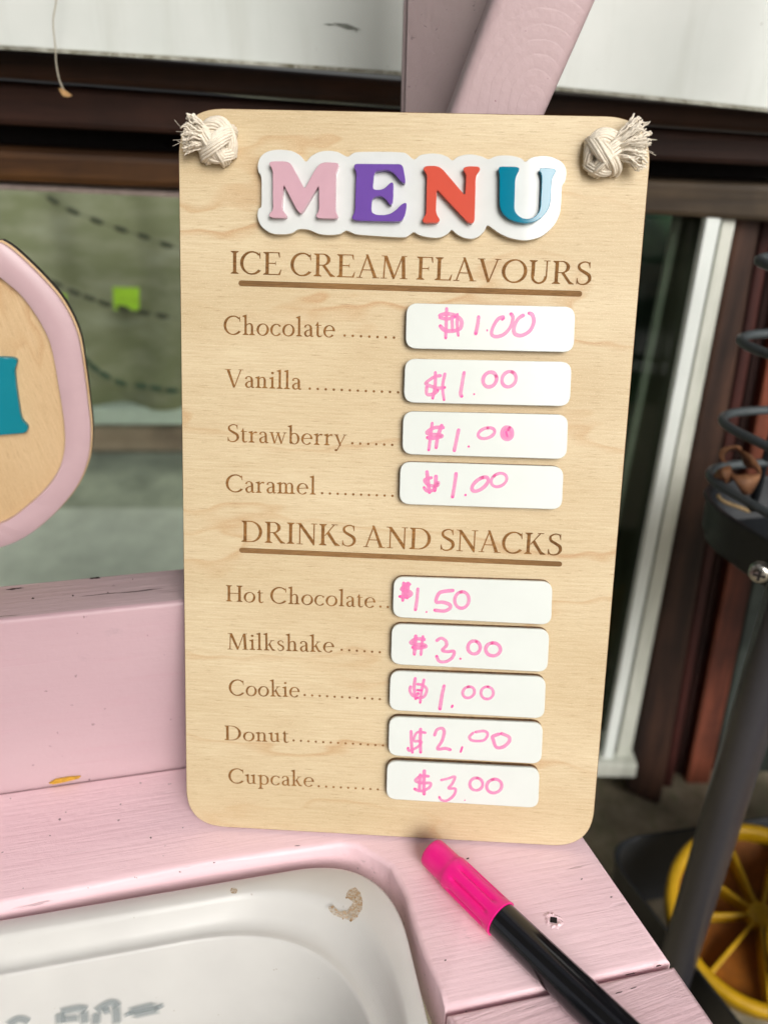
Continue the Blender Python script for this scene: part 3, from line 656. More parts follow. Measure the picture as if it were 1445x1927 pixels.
    if ch == 'l': return stem(.09, 0, 1.06, .1, top='f'), .28
    if ch == 'm': return stem(.09, 0, XH, .1, top='f') + rib([(.17, .50), (.26, .60), (.36, .59), (.41, .47), (.41, .40)], [.03, .05, .075, .095, .1]) + stem(.36, 0, .42, .1, top='') + rib([(.44, .50), (.53, .60), (.63, .59), (.68, .47), (.68, .40)], [.03, .05, .075, .095, .1]) + stem(.63, 0, .42, .1, top=''), .83
    if ch == 'n': return stem(.09, 0, XH, .1, top='f') + rib([(.17, .50), (.27, .60), (.38, .59), (.43, .47), (.43, .40)], [.03, .05, .075, .095, .1]) + stem(.38, 0, .42, .1, top=''), .58
    if ch == 'o': return ring(.28, .31, .28, .33, 0, 360, .11, .045, -14, 30), .56
    if ch == 'p': return stem(.09, -.30, XH, .1, top='f') + ring(.31, .31, .25, .33, -150, 140, .108, .045, 8), .58
    if ch == 'r': return stem(.09, 0, XH, .1, top='f') + rib([(.17, .45), (.24, .56), (.32, .60), (.385, .565)], [.03, .05, .09, .10]), .41
    if ch == 's': return rib([(.31, .49), (.27, .60), (.18, .63), (.08, .55), (.10, .42), (.21, .335), (.30, .25), (.31, .12), (.22, .025), (.12, .02), (.05, .14)], [.03, .04, .045, .065, .085, .095, .095, .075, .05, .04, .03]), .38
    if ch == 't': return rib([(.14, .80), (.145, .5), (.145, .15), (.19, .03), (.27, .03), (.33, .08)], [.03, .10, .10, .09, .06, .03]) + bar(.03, .585, .31, .63) + [[(.03, .585), (.14, .80), (.16, .6)]], .34
    if ch == 'u': return stem(.08, .16, XH, .1, bot='', top='f') + rib([(.13, .22), (.17, .07), (.28, .04), (.40, .13)], [.1, .085, .06, .03]) + stem(.38, .03, XH, .1, bot='r', top='f', s=.06), .58
    if ch == 'w': return [[(.05, .62), (.155, .62), (.29, .02), (.24, -.02), (.22, -.02)], [(.35, .62), (.455, .62), (.60, .02), (.55, -.02), (.53, -.02)]] + dg(.235, 0, .39, .62, .042) + dg(.545, 0, .70, .62, .042) + foot(.10, .64, .10, True) + foot(.40, .64, .09, True) + foot(.725, .64, .085, True), .82
    if ch == 'y': return [[(.05, .62), (.155, .62), (.33, .04), (.28, -.04)]] + dg(.12, -.28, .48, .62, .045) + foot(.10, .64, .10, True) + foot(.505, .64, .09, True) + ring(.10, -.26, .065, .06, 0, 360, .064, .058, 0, 10), .57
    return [], .28
def text_mesh(txt, p0, p1, ph, zoff=0.00006, sp=0.055):
    """txt from photo-plane points p0 (left of baseline) to p1 (right end); ph = a point whose distance above the baseline is one cap height"""
    gl = []; x = 0
    for ch in txt:
        if ch == ' ': x += .26; continue
        g, a = glyph(ch); 
        gl.append((x, g)); x += a + sp
    x -= sp
    P0, P1 = Vector(bp(*p0)), Vector(bp(*p1)); d = (P1 - P0); ln = d.length; d.normalize(); nv = Vector((-d.y, d.x))
    cap = (Vector(bp(*ph)) - P0).dot(nv); sx = ln / x
    bm = bmesh.new()
    for gx, g in gl:
        for k, poly in enumerate(g):
            vs = []
            for (a, b) in poly:
                q = P0 + d * ((gx + a) * sx) + nv * (b * cap); vs.append(bm.verts.new((q.x, q.y, zoff + (k % 24) * 0.0000025)))
            try: bm.faces.new(vs)
            except ValueError: pass
    for f in bm.faces:
        f.normal_update()
    return bm
def dots_mesh(p0, p1, n, r, bm):
    A, B = Vector(bp(*p0)), Vector(bp(*p1))
    for i in range(n):
        c = A.lerp(B, i / (n - 1) if n > 1 else 0)
        f = bm.faces.new([bm.verts.new((c.x + r * math.cos(a), c.y + r * math.sin(a), 0.00007)) for a in [k * math.pi / 5 for k in range(10)]])
TEXT = [('ICE CREAM FLAVOURS', (434, 514.5), (1111, 536), (434, 471.5), None),
        ('DRINKS AND SNACKS', (454, 1019.5), (1056, 1045.5), (454, 979.5), None),
        ('Chocolate', (421, 629), (630.5, 634.5), (421, 593.5), ((648.5, 631), (741.3, 635), 7)),
        ('Vanilla', (424, 727.5), (566.5, 733), (424, 694), ((583, 731), (749, 738), 12)),
        ('Strawberry', (427.5, 831), (651.6, 839), (427.5, 798), ((663, 834), (738, 837), 6)),
        ('Caramel', (425, 925.5), (594.5, 930.8), (425, 892.5), ((606.2, 928), (738.4, 933), 10)),
        ('Hot Chocolate', (425, 1131.6), (706.5, 1144), (425, 1101), ((715.8, 1141.5), (729.7, 1142.3), 2)),
        ('Milkshake', (428, 1222), (629, 1228), (428, 1191.5), ((642.9, 1223), (714.6, 1227.5), 6)),
        ('Cookie', (431, 1308.8), (564.3, 1312.3), (431, 1279), ((573.4, 1308.2), (714.6, 1316), 11)),
        ('Donut', (422.5, 1393), (543.5, 1398), (422.5, 1365.5), ((552.5, 1393.6), (720.5, 1403.2), 13)),
        ('Cupcake', (430, 1474), (591, 1481), (430, 1446), ((599.9, 1480), (710.9, 1486), 9))]
for txt, a, b, hpt, dots in TEXT:
    bm = text_mesh(txt, a, b, hpt)
    if dots: dots_mesh(*dots, 0.00043, bm)
    for f in bm.faces:
        if f.normal.z < 0: f.normal_flip()
    o = link('engraved_heading' if txt.isupper() else 'engraved_item', bm, M_engr, menu)
for a, b in (((454, 532.5), (1090, 552.5)), ((455, 1035.5), (1052.5, 1061.5))):
    A, B = Vector(bp(*a)), Vector(bp(*b)); d = (B - A).normalized(); n2 = Vector((-d.y, d.x)); hw = 0.00092
    bm = bmesh.new(); pts = []
    for sgn, P in ((1, B), (-1, A)):
        for k in range(7):
            t = math.pi / 2 * sgn - sgn * math.pi * k / 6 if sgn > 0 else -math.pi / 2 - math.pi * k / 6
            q = P + (d * math.cos(t) + n2 * math.sin(t)) * hw; pts.append(q)
    flat = bm.faces.new([bm.verts.new((q.x, q.y, 0.00006)) for q in pts])
    link('engraved_underline', bm, M_engr_bar, menu)

# --- MENU plate and letters (traced outlines at their own height)
def za(pts, ox, oy, sc): return [(ox + x / sc, oy + y / sc) for x, y in pts]
ZA = lambda p: za(p, 470, 270, 4.5156); ZB = lambda p: za(p, 760, 270, 4.5156)
plate_px = ZA([(98, 295), (75, 240), (68, 180), (85, 120), (130, 75), (200, 52), (290, 50), (370, 65), (430, 100), (477, 150), (520, 105), (590, 68), (670, 58), (750, 70), (828, 108), (880, 78), (950, 68), (1270, 70), (1340, 90)]) + \
    ZB([(86, 132), (140, 95), (220, 82), (300, 85), (370, 110), (412, 140), (460, 108), (530, 90), (600, 92), (670, 110), (720, 130), (780, 105), (860, 97), (940, 105), (1000, 125), (1032, 152), (1080, 118), (1160, 103), (1240, 108), (1320, 140), (1365, 185), (1380, 245), (1370, 310), (1345, 355), (1338, 400), (1330, 560), (1300, 650), (1250, 720), (1170, 785), (1080, 815), (1000, 820), (900, 800), (820, 765), (755, 720), (708, 695), (680, 745), (630, 790), (570, 808), (500, 795), (440, 760), (405, 732), (370, 765), (310, 795), (240, 798), (160, 785), (110, 765), (80, 752)]) + \
    ZA([(1340, 785), (1280, 795), (960, 775), (890, 765), (820, 738), (770, 765), (700, 775), (620, 772), (560, 755), (490, 728), (410, 728), (360, 758), (300, 768), (200, 765), (130, 730), (85, 680), (65, 610), (75, 550), (98, 520)])
# keep the valleys between lobes sharp, round the rest
def smooth_lobes(pts, ang=50):
    P = [Vector(p) for p in pts]; N = len(P); out = []
    sharp = []
    for i in range(N):
        a = (P[i] - P[i - 1]).normalized(); b = (P[(i + 1) % N] - P[i]).normalized()
        sharp.append(a.cross(b) if False else (a.x * b.y - a.y * b.x) < -math.sin(R_(35)))
    for i in range(N):
        p1, p2 = P[i], P[(i + 1) % N]
        p0 = P[i - 1] if not sharp[i] else p1; p3 = P[(i + 2) % N] if not sharp[(i + 1) % N] else p2
        for j in range(4):
            t = j / 4
            out.append(0.5 * ((2 * p1) + (p2 - p0) * t + (2 * p0 - 5 * p1 + 4 * p2 - p3) * t * t + (3 * p1 - p0 - 3 * p2 + p3) * t ** 3))
    return out
T_PL, T_LT = 0.0030, 0.0055
plate2 = smooth_lobes([bp(x, y, T_PL) for x, y in plate_px])
bm = slab([(p.x, p.y) for p in plate2], 0.00002, T_PL - 0.0007, 0.0); link('plate_backing', bm, M_rimtan, menu)
bm = slab([(p.x, p.y) for p in plate2], T_PL - 0.0007, T_PL, 0.00012, 1); link('letter_plate', bm, M_plate, menu)
LET = [('letter_m', ZA([(165, 160), (185, 148), (305, 148), (342, 160), (367, 195), (465, 383), (565, 200), (600, 165), (640, 155), (745, 160), (757, 180), (745, 215), (732, 240), (728, 560), (735, 585), (750, 612), (743, 635), (600, 632), (568, 627), (560, 605), (580, 580), (588, 545), (586, 350), (455, 570), (430, 594), (405, 570), (285, 342), (272, 545), (285, 575), (318, 610), (305, 630), (190, 628), (165, 617), (163, 595), (190, 570), (198, 545), (196, 240), (185, 205), (165, 178)]), M_pinkac),
       ('letter_e', ZA([(885, 182), (900, 168), (1280, 171), (1302, 190), (1322, 300), (1322, 337), (1290, 327), (1260, 290), (1230, 255), (1195, 230), (1150, 221), (1070, 233), (1055, 262), (1045, 370), (1055, 388), (1100, 391), (1145, 380), (1180, 343), (1205, 323), (1222, 335), (1220, 440), (1215, 500), (1200, 522), (1180, 508), (1160, 475), (1130, 450), (1090, 442), (1045, 460), (1035, 500), (1032, 560), (1040, 585), (1075, 603), (1140, 606), (1200, 592), (1250, 555), (1290, 512), (1325, 497), (1335, 515), (1325, 580), (1308, 632), (1285, 657), (1240, 660), (900, 652), (870, 637), (868, 620), (885, 590), (895, 550), (905, 260), (900, 230), (885, 205)]), M_purple),
       ('letter_n', ZB([(165, 205), (185, 187), (270, 185), (312, 200), (347, 235), (520, 440), (530, 270), (520, 245), (500, 215), (515, 197), (545, 190), (635, 191), (650, 210), (640, 235), (618, 260), (612, 290), (600, 655), (585, 675), (560, 675), (535, 660), (280, 385), (272, 570), (280, 605), (305, 640), (300, 660), (280, 672), (175, 671), (155, 655), (160, 635), (185, 600), (190, 570), (196, 270), (185, 245), (165, 220)]), M_coral),
       ('letter_u', ZB([(803, 205), (815, 192), (965, 195), (983, 208), (975, 235), (955, 270), (945, 310), (938, 560), (960, 600), (1000, 630), (1050, 640), (1100, 628), (1140, 590), (1160, 540), (1172, 290), (1165, 250), (1148, 225), (1155, 210), (1170, 203), (1280, 208), (1293, 225), (1285, 250), (1265, 280), (1255, 320), (1245, 510), (1220, 570), (1170, 630), (1110, 665), (1030, 677), (950, 662), (880, 632), (830, 580), (812, 520), (813, 270), (808, 240)]), M_teal)]
for nm, px, m in LET:
    pts = fillet([bp(x, y, T_LT) for x, y in px], 0.0009, 4)
    o = link(nm, slab([(p.x, p.y) for p in pts], T_PL + 0.00002, T_LT, 0.00016, 1), m, menu); autosmooth(o, 28)

# --- price tiles with hand-written prices
z4 = lambda p: (720 + p[0] / 3.6125, 550 + p[1] / 3.6125)
z6 = lambda p: (700 + p[0] / 3.6125, 1060 + p[1] / 3.6125)
def ell(cx, cy, rx, ry, a0=-100, sweep=380, rot=0, n=14):
    out = []
    for i in range(n + 1):
        a = R_(a0 + sweep * i / n); x, y = rx * math.cos(a), ry * math.sin(a); r = R_(rot)
        out.append((cx + x * math.cos(r) - y * math.sin(r), cy + x * math.sin(r) + y * math.cos(r)))
    return out
TILES = [
 (z4, [(163, 72), (1310, 97), (1298, 407), (155, 380)], 'tile priced $1.00 beside Chocolate',
  [[(435, 100), (432, 210), (428, 318)], [(508, 140), (506, 220), (515, 300)], [(378, 162), (430, 145), (490, 155), (530, 185), (536, 220), (520, 250), (470, 262), (420, 256), (385, 220)], [(380, 168), (440, 180), (500, 160)], [(470, 160), (475, 262)],
   [(653, 155), (645, 220), (630, 290)], [(705, 258), (716, 257)], [(830, 165), (785, 180), (748, 240), (742, 288), (780, 300), (830, 280), (870, 230), (885, 170), (865, 138)], [(806, 190), (830, 170)], [(965, 150), (920, 180), (892, 240), (900, 282), (945, 292), (1000, 260), (1027, 200), (1015, 150), (985, 140)]]),
 (z4, [(152, 450), (1285, 472), (1272, 775), (143, 748)], 'tile priced $1.00 beside Vanilla',
  [[(358, 535), (356, 640), (338, 728)], [(425, 545), (407, 640), (418, 738)], [(402, 565), (350, 575), (300, 610), (300, 625), (370, 650), (430, 645)], [(302, 630), (300, 690), (345, 690), (380, 660)],
   [(555, 535), (540, 620), (530, 690), (545, 712)], [(615, 692), (628, 692)], ell(728, 592, 44, 52, -70, 390, 30), ell(858, 590, 46, 54, -110, 390, 30)]),
 (z4, [(140, 808), (1262, 832), (1250, 1135), (132, 1100)], 'tile priced $1.00 with scribbled last zero beside Strawberry',
  [[(338, 880), (325, 980), (312, 1080)], [(405, 895), (375, 980), (362, 1065)], [(422, 920), (350, 920), (300, 952), (330, 965), (390, 970), (400, 980), (340, 992), (295, 985)],
   [(518, 925), (500, 1010), (485, 1085)], [(577, 1048), (592, 1048)], ell(705, 957, 58, 34, -80, 380, -18), ell(846, 958, 36, 42, -80, 390, 0), ell(846, 958, 18, 24, -80, 390, 0), [(835, 940), (850, 985)]]),
 (z4, [(120, 1152), (1230, 1185), (1218, 1478), (113, 1440)], 'tile priced $1.00 beside Caramel',
  [[(300, 1210), (310, 1300), (320, 1370)], [(362, 1240), (360, 1300), (352, 1358)], [(340, 1258), (285, 1275), (310, 1310), (370, 1315), (375, 1292), (340, 1345), (300, 1350), (278, 1320)],
   [(500, 1222), (490, 1300), (473, 1400)], [(555, 1382), (570, 1374)], ell(662, 1304, 66, 32, -70, 390, -38), ell(790, 1276, 56, 42, -120, 390, -30)]),
 (z6, [(148, 92), (1226, 127), (1218, 420), (140, 367)], 'tile priced $1.50 beside Hot Chocolate',
  [[(215, 125), (212, 190), (208, 262)], [(245, 125), (243, 190), (238, 245)], [(265, 140), (215, 160), (202, 180), (250, 190), (268, 210), (235, 230), (180, 225)], [(228, 130), (225, 240)],
   [(312, 165), (305, 250), (293, 325)], [(365, 335), (375, 328)], [(560, 185), (500, 190), (455, 205), (435, 262), (480, 265), (525, 280), (530, 305), (490, 325), (418, 318)], ell(610, 250, 48, 56, -125, 390, 10)]),
 (z6, [(135, 413), (1205, 452), (1192, 742), (127, 687)], 'tile priced $3.00 beside Milkshake',
  [[(298, 485), (292, 560), (287, 628)], [(347, 490), (338, 560), (332, 630)], [(365, 520), (300, 515), (262, 540), (300, 552), (350, 555), (365, 568), (310, 577), (268, 570)],
   [(433, 532), (468, 510), (500, 528), (505, 560), (478, 592), (510, 602), (556, 600), (545, 642), (500, 670), (455, 665), (437, 625)], [(595, 655), (606, 645)], ell(693, 573, 42, 44, -80, 385, 0), ell(822, 586, 50, 44, -110, 385, 0)]),
 (z6, [(125, 733), (1182, 775), (1170, 1058), (116, 1000)], 'tile priced $1.00 beside Cookie',
  [[(295, 775), (286, 850), (298, 930)], [(355, 785), (338, 860), (326, 955)], [(265, 832), (258, 870), (285, 905), (320, 880)], [(300, 822), (345, 830), (372, 860), (350, 910), (300, 915)], [(300, 862), (345, 866)],
   [(492, 825), (475, 900), (460, 1000)], [(550, 962), (540, 985)], ell(656, 878, 42, 36, -80, 390, -35), ell(782, 882, 42, 42, -95, 385, 0)]),
 (z6, [(117, 1045), (1162, 1088), (1150, 1367), (110, 1308)], 'tile priced $2.00 beside Donut',
  [[(265, 1135), (268, 1220), (275, 1295)], [(330, 1120), (328, 1200), (330, 1295)], [(370, 1155), (310, 1150), (285, 1190), (290, 1210), (335, 1215), (310, 1250), (252, 1275), (245, 1250)],
   [(423, 1178), (440, 1135), (475, 1123), (490, 1150), (475, 1210), (445, 1263), (500, 1260), (540, 1272)], [(615, 1245), (600, 1290)], [(692, 1150), (662, 1182), (684, 1207), (758, 1205), (786, 1165), (762, 1142), (696, 1150)], [(872, 1160), (822, 1178), (824, 1205), (845, 1252), (890, 1250), (930, 1215), (930, 1182), (888, 1162), (870, 1158)]]),
 (z6, [(103, 1345), (1138, 1395), (1130, 1667), (97, 1605)], 'tile priced $3.00 beside Cupcake, lowest on the sign',
  [[(328, 1430), (324, 1490), (322, 1552)], [(356, 1403), (352, 1490), (354, 1580)], [(392, 1450), (330, 1450), (295, 1480), (340, 1495), (396, 1497), (385, 1530), (330, 1550), (282, 1532)],
   [(463, 1477), (510, 1467), (562, 1453), (545, 1500), (520, 1532), (566, 1535), (555, 1580), (510, 1615), (470, 1610), (455, 1585)], [(628, 1610), (633, 1616)], ell(708, 1503, 44, 42, -85, 390, -10), ell(830, 1516, 52, 46, -100, 390, -20)]),
]
# marker ink: translucent pigment, thicker where the tip paused
s = NT('pink_marker_ink')
at = s.n('VertexColor', layer_name='ink'); nz = s.noise(s.map((900, 900, 1)), 1.0, 3)
fac = s.math('ADD', s.math('MULTIPLY', at.outputs['Color'], 1.0), s.math('MULTIPLY', s.math('SUBTRACT', nz, 0.5), 0.12))
s.l(s.mix(s.ramp(fac, (0.35, 0.0), (1.0, 1.0)), (0.90, 0.20, 0.50), (0.80, 0.06, 0.30)), s.b.inputs['Base Color'])
tr = s.n('BsdfTransparent'); mx = s.n('MixShader'); s.l(s.ramp(fac, (0.0, 0.40), (0.5, 0.80), (1.0, 0.97)), mx.inputs[0]); s.l(tr.outputs[0], mx.inputs[1]); s.l(s.b.outputs[0], mx.inputs[2]); s.l(mx.outputs[0], s.t.nodes['Material Output'].inputs[0])
M_ink = s.out(None, 0.4)
def ink_mesh(strokes, zmap, z0, hw):
    bm = bmesh.new(); lay = bm.loops.layers.color.new('ink')
    for k, st in enumerate(strokes):
        pts = [Vector((*bp(*zmap(p), z0), 0)) for p in st]
        c = crom(pts, 7) if len(pts) > 2 else [pts[0].lerp(pts[-1], i / 6) for i in range(7)]
        N = len(c); rows = []; z = z0 + 0.00003 + k * 0.000006
        L = sum((c[i + 1] - c[i]).length for i in range(N - 1)); dot = L < 0.003; acc = 0
        vary = random.uniform(0.85, 1.1)
        for i, p in enumerate(c):
            t = (c[min(i + 1, N - 1)] - c[max(i - 1, 0)]).normalized(); nv = Vector((-t.y, t.x, 0))
            if i: acc += (c[i] - c[i - 1]).length
            e_ = min(acc, L - acc) / hw
            wv = hw * vary * (0.55 + 0.45 * min(1, e_ * 1.2)) * (1 + 0.05 * math.sin(i * 0.25 + k)) * (0.8 if dot else 1)
            ink = 1.0 if (dot or (L - acc) / hw < 1.2) else (0.72 if acc / hw < 1.5 else 0.50 + 0.07 * math.sin(i * 0.13 + k))
            row = []
            for q in (-1, -0.45, 0.45, 1):
                v = bm.verts.new((p.x + nv.x * wv * q, p.y + nv.y * wv * q, z))
                edge = abs(q) > 0.9; row.append((v, ink * (0.62 if edge else 1.0) + (0.10 if edge and not dot else 0)))
            rows.append(row)
        for A, B in zip(rows, rows[1:]):
            for j in range(3):
                try: f = bm.faces.new((A[j][0], A[j + 1][0], B[j + 1][0], B[j][0]))
                except ValueError: continue
                vals = {A[j][0]: A[j][1], A[j + 1][0]: A[j + 1][1], B[j][0]: B[j][1], B[j + 1][0]: B[j + 1][1]}
                for lp in f.loops: x = vals[lp.vert]; lp[lay] = (x, x, x, 1)
    return bm
T_TILE = 0.0030
for zm, cs, lab, strokes in TILES:
    c2 = [bp(*zm(p), T_TILE) for p in cs][::-1]
    ol = fillet(c2, 0.0036, 7)
    bm = slab([(p.x, p.y) for p in ol], T_TILE - 0.0011, T_TILE, 0.00018, 1)
    t = link('price_tile', bm, M_white, menu); autosmooth(t, 28); t['label'] = 'white ' + lab
    ctr = sum(ol, Vector((0, 0))) / len(ol)
    back = [ctr + (p - ctr) * 1.0 for p in ol]
    link('wooden_backing', slab([(p.x, p.y) for p in back], 0.00002, T_TILE - 0.0011, 0.0), M_burnt, t)
    link('handwritten_price', ink_mesh(strokes, zm, T_TILE, 0.00060), M_ink, t)

# --- cotton rope knots tied through the top corners
def knot(px, py, ang, tuft_len, spread, seed):
    random.seed(seed)
    cx, cy = bp(px, py, 0.004)
    def rope(bm, path, r_rope, r_str, nst=7, twist=3.2):
        c = crom(path, 10); N = len(c)
        t0 = (c[1] - c[0]).normalized(); up = Vector((0, 0, 1)) if abs(t0.z) < .9 else Vector((1, 0, 0)); nrm = t0.cross(up).normalized(); fr = []
        for i in range(N):
            t = (c[min(i + 1, N - 1)] - c[max(i - 1, 0)]).normalized(); nrm = (nrm - t * nrm.dot(t)).normalized(); fr.append((nrm.copy(), t.cross(nrm)))
        for k in range(nst):
            rr = r_rope * random.uniform(0.82, 1.05)
            tube([c[i] + (fr[i][0] * math.cos(2 * math.pi * k / nst + twist * i / N) + fr[i][1] * math.sin(2 * math.pi * k / nst + twist * i / N)) * rr for i in range(N)], r_str * random.uniform(.9, 1.15), 6, bm)
    bm = bmesh.new(); sgn = 1 if math.cos(ang) > 0 else -1
    def L(x, y, z): return Vector((cx + x * sgn * 0.0008, cy + y * 0.0008, z * 0.00085))
    core = bmesh.ops.create_icosphere(bm, subdivisions=2, radius=0.0042)
    for v in core['verts']: v.co = Vector((v.co.x + cx, v.co.y + cy, v.co.z * 0.8 + 0.0038))
    rope(bm, [L(-5.2, -5, 1.5), L(-6.0, 0, 4.5), L(-3.5, 4.8, 6.5), L(1.0, 5.2, 6.0), L(4.5, 3.0, 3.0)], 0.00193, 0.00050, 13, 2.2)
    rope(bm, [L(-5.5, 4.0, 1.0), L(-4.5, 1.5, 7.2), L(-1.0, -2.5, 9.0), L(3.2, -5.0, 5.0), L(4.0, -5.8, 1.5)], 0.00202, 0.00050, 14, 2.6)
    rope(bm, [L(-3.0, -6.3, 1.0), L(-2.2, -5.4, 5.6), L(0.8, -1.6, 8.6), L(4.0, 1.5, 7.6), L(6.4, 2.5, 4.6)], 0.00202, 0.00048, 13, 2.2)
    rope(bm, [L(-6.0, -3.5, 1.6), L(-4.0, -5.4, 4.6), L(0.0, -6.3, 4.6), L(4.2, -4.0, 4.2), L(5.4, -0.5, 4.6)], 0.00176, 0.00046, 12, 2.0)
    kn = link('rope_knot', bm, M_rope, menu)
    bm = bmesh.new(); d0 = Vector((math.cos(ang), math.sin(ang), 0)); side = Vector((-d0.y, d0.x, 0))
    root = Vector((cx, cy, 0.0056)) + d0 * 0.0016
    for i in range(150):
        u = random.uniform(-1, 1); w_ = random.uniform(-1, 1)
        if u * u + w_ * w_ > 1: continue
        st = root + side * u * 0.0026 + Vector((0, 0, 1)) * w_ * 0.0024
        ln = tuft_len * random.uniform(0.75, 1.05) * (1 - 0.12 * u * u); en = st + d0 * ln + side * (u * spread + random.gauss(0, 0.0007)) + Vector((0, 0, w_ * 0.0028 + random.gauss(0, 0.0007) + 0.0006))
        mid = st.lerp(en, 0.5) + side * random.gauss(0, 0.0004) + Vector((0, 0, 0.0012 + random.gauss(0, 0.0003)))
        m2 = st.lerp(en, 0.8) + side * random.gauss(0, 0.0005) + Vector((0, 0, random.gauss(0.0004, 0.0004)))
        c = crom([st, mid, m2, en], 6); ph = random.uniform(0, 6)
        c = [p + side * 0.00016 * math.sin(ph + j * 1.5) + Vector((0, 0, 0.00016 * math.cos(ph + j * 1.5))) for j, p in enumerate(c)]
        r0 = random.uniform(0.00024, 0.00040); n_ = len(c)
        tube(c, [r0 * (1 if j < n_ - 3 else 0.75) for j in range(n_)], 5, bm)
    for i in range(26):
        st = root + d0 * tuft_len * random.uniform(0.3, 0.9) + side * random.uniform(-1, 1) * spread * 0.7
        en = st + d0 * random.uniform(0.002, 0.0045) + side * random.gauss(0, 0.002) + Vector((0, 0, random.gauss(0, 0.0015)))
        tube(crom([st, st.lerp(en, .5) + side * random.gauss(0, .0006), en], 4), 0.00006, 4, bm)
    link('frayed_end', bm, M_rope, kn)
knot(405, 263, R_(170), 0.0076, 0.0036, 3)
knot(1141, 285, R_(16), 0.0104, 0.0056, 11)

# ------------------------------------------------------------------ second sign at the left
SY = math.atan2(su.y, su.x)
SP = ony(100, 750, 0.315); sgu = Vector((math.cos(SY), math.sin(SY), 0)); sgn_ = Vector((-sgu.y, sgu.x, 0))
tl_ = R_(4); sgv = Vector((0, 0, math.cos(tl_))) + sgn_ * math.sin(tl_); sgN = sgu.cross(sgv)
SM = Matrix(((sgu.x, sgv.x, sgN.x, SP.x), (sgu.y, sgv.y, sgN.y, SP.y), (sgu.z, sgv.z, sgN.z, SP.z), (0, 0, 0, 1)))
def sp(x, y, off=0.0):
    p = onpl(x, y, SP + sgN * off, sgN) - SP; return Vector((p.dot(sgu), p.dot(sgv)))
rsign = empty('name_sign', 'rounded birch sign with raised pink rim and teal letter at the left edge', 'sign', mtx=SM)
zL = lambda p: (p[0] / 2.9667, 400 + p[1] / 2.9643)
outer = [zL(p) for p in ((0, 168), (60, 205), (150, 285), (240, 375), (330, 480), (395, 590), (437, 700), (460, 830), (478, 960), (492, 1080), (503, 1180), (503, 1270), (492, 1370), (462, 1460), (420, 1540), (350, 1630), (270, 1710), (180, 1785), (90, 1838), (0, 1872))]
inner = [zL(p) for p in ((0, 362), (60, 410), (120, 465), (185, 550), (240, 640), (280, 730), (305, 840), (325, 960), (345, 1080), (358, 1180), (363, 1270), (357, 1340), (335, 1420), (290, 1500), (220, 1580), (140, 1650), (70, 1705), (0, 1742))]
def close_sign(px, off):
    P = [sp(*p, off) for p in px]; P = [Vector((p.x, p.y, 0)) for p in P]
    P = crom(P, 4); xm = P[0].x - 0.03
    top, bot = P[0], P[-1]
    left = [Vector((2 * xm - p.x, p.y, 0)) for p in P[::-1]]
    return [(p.x, p.y) for p in P + left]
oR, iR = close_sign(outer, 0.004), close_sign(inner, 0.004)
ctr = Vector((sum(p[0] for p in oR) / len(oR), sum(p[1] for p in oR) / len(oR)))
grow = lambda L, k: [((p[0] - ctr.x) * k + ctr.x, (p[1] - ctr.y) * k + ctr.y) for p in L]
bm = slab(grow(oR, 1.012), -0.004, 0.0008, 0.0, side_mat=1); link('panel', bm, [M_birch2, M_black_edge], rsign)
# the pink rim is a ring
bm = bmesh.new()
n = len(oR); m_ = len(iR)
def resample(L, N):
    P = [Vector((*p, 0)) for p in L]; P.append(P[0]); d = [0]
    for a, b in zip(P, P[1:]): d.append(d[-1] + (b - a).length)
    out = []; j = 0
    for i in range(N):
        t = d[-1] * i / N
        while d[j + 1] < t: j += 1
        out.append(P[j].lerp(P[j + 1], (t - d[j]) / max(1e-9, d[j + 1] - d[j])))
    return out
A, B = resample(oR, 160), resample(iR, 160)
mk = lambda L, z, k=0.0, T=None: [Vector((p.x, p.y, z)) if T is None else Vector((p.x + (q.x - p.x) * k, p.y + (q.y - p.y) * k, z)) for p, q in zip(L, T or L)]
loft([mk(A, 0.0009), mk(A, 0.0036, 0.0, B), mk(A, 0.0040, 0.05, B), mk(B, 0.0040, 0.05, A), mk(B, 0.0036, 0.0, A), mk(B, 0.0009)], bm, False)
o = link('rim', bm, M_pinkrim, rsign); autosmooth(o, 40)
tz = [zL(p) for p in ((-160, 830), (-160, 812), (0, 808), (75, 812), (97, 828), (90, 850), (80, 880), (92, 990), (115, 1140), (125, 1165), (155, 1195), (155, 1212), (140, 1232), (0, 1240), (-160, 1240), (-175, 1215), (-150, 1180), (-140, 900), (-165, 850))]
pts = fillet([sp(x, y, 0.004) for x, y in tz], 0.0014, 4)
o = link('letter', slab([(p.x, p.y) for p in pts], 0.0009, 0.004, 0.0004, 1), M_teal2, rsign); autosmooth(o, 28)

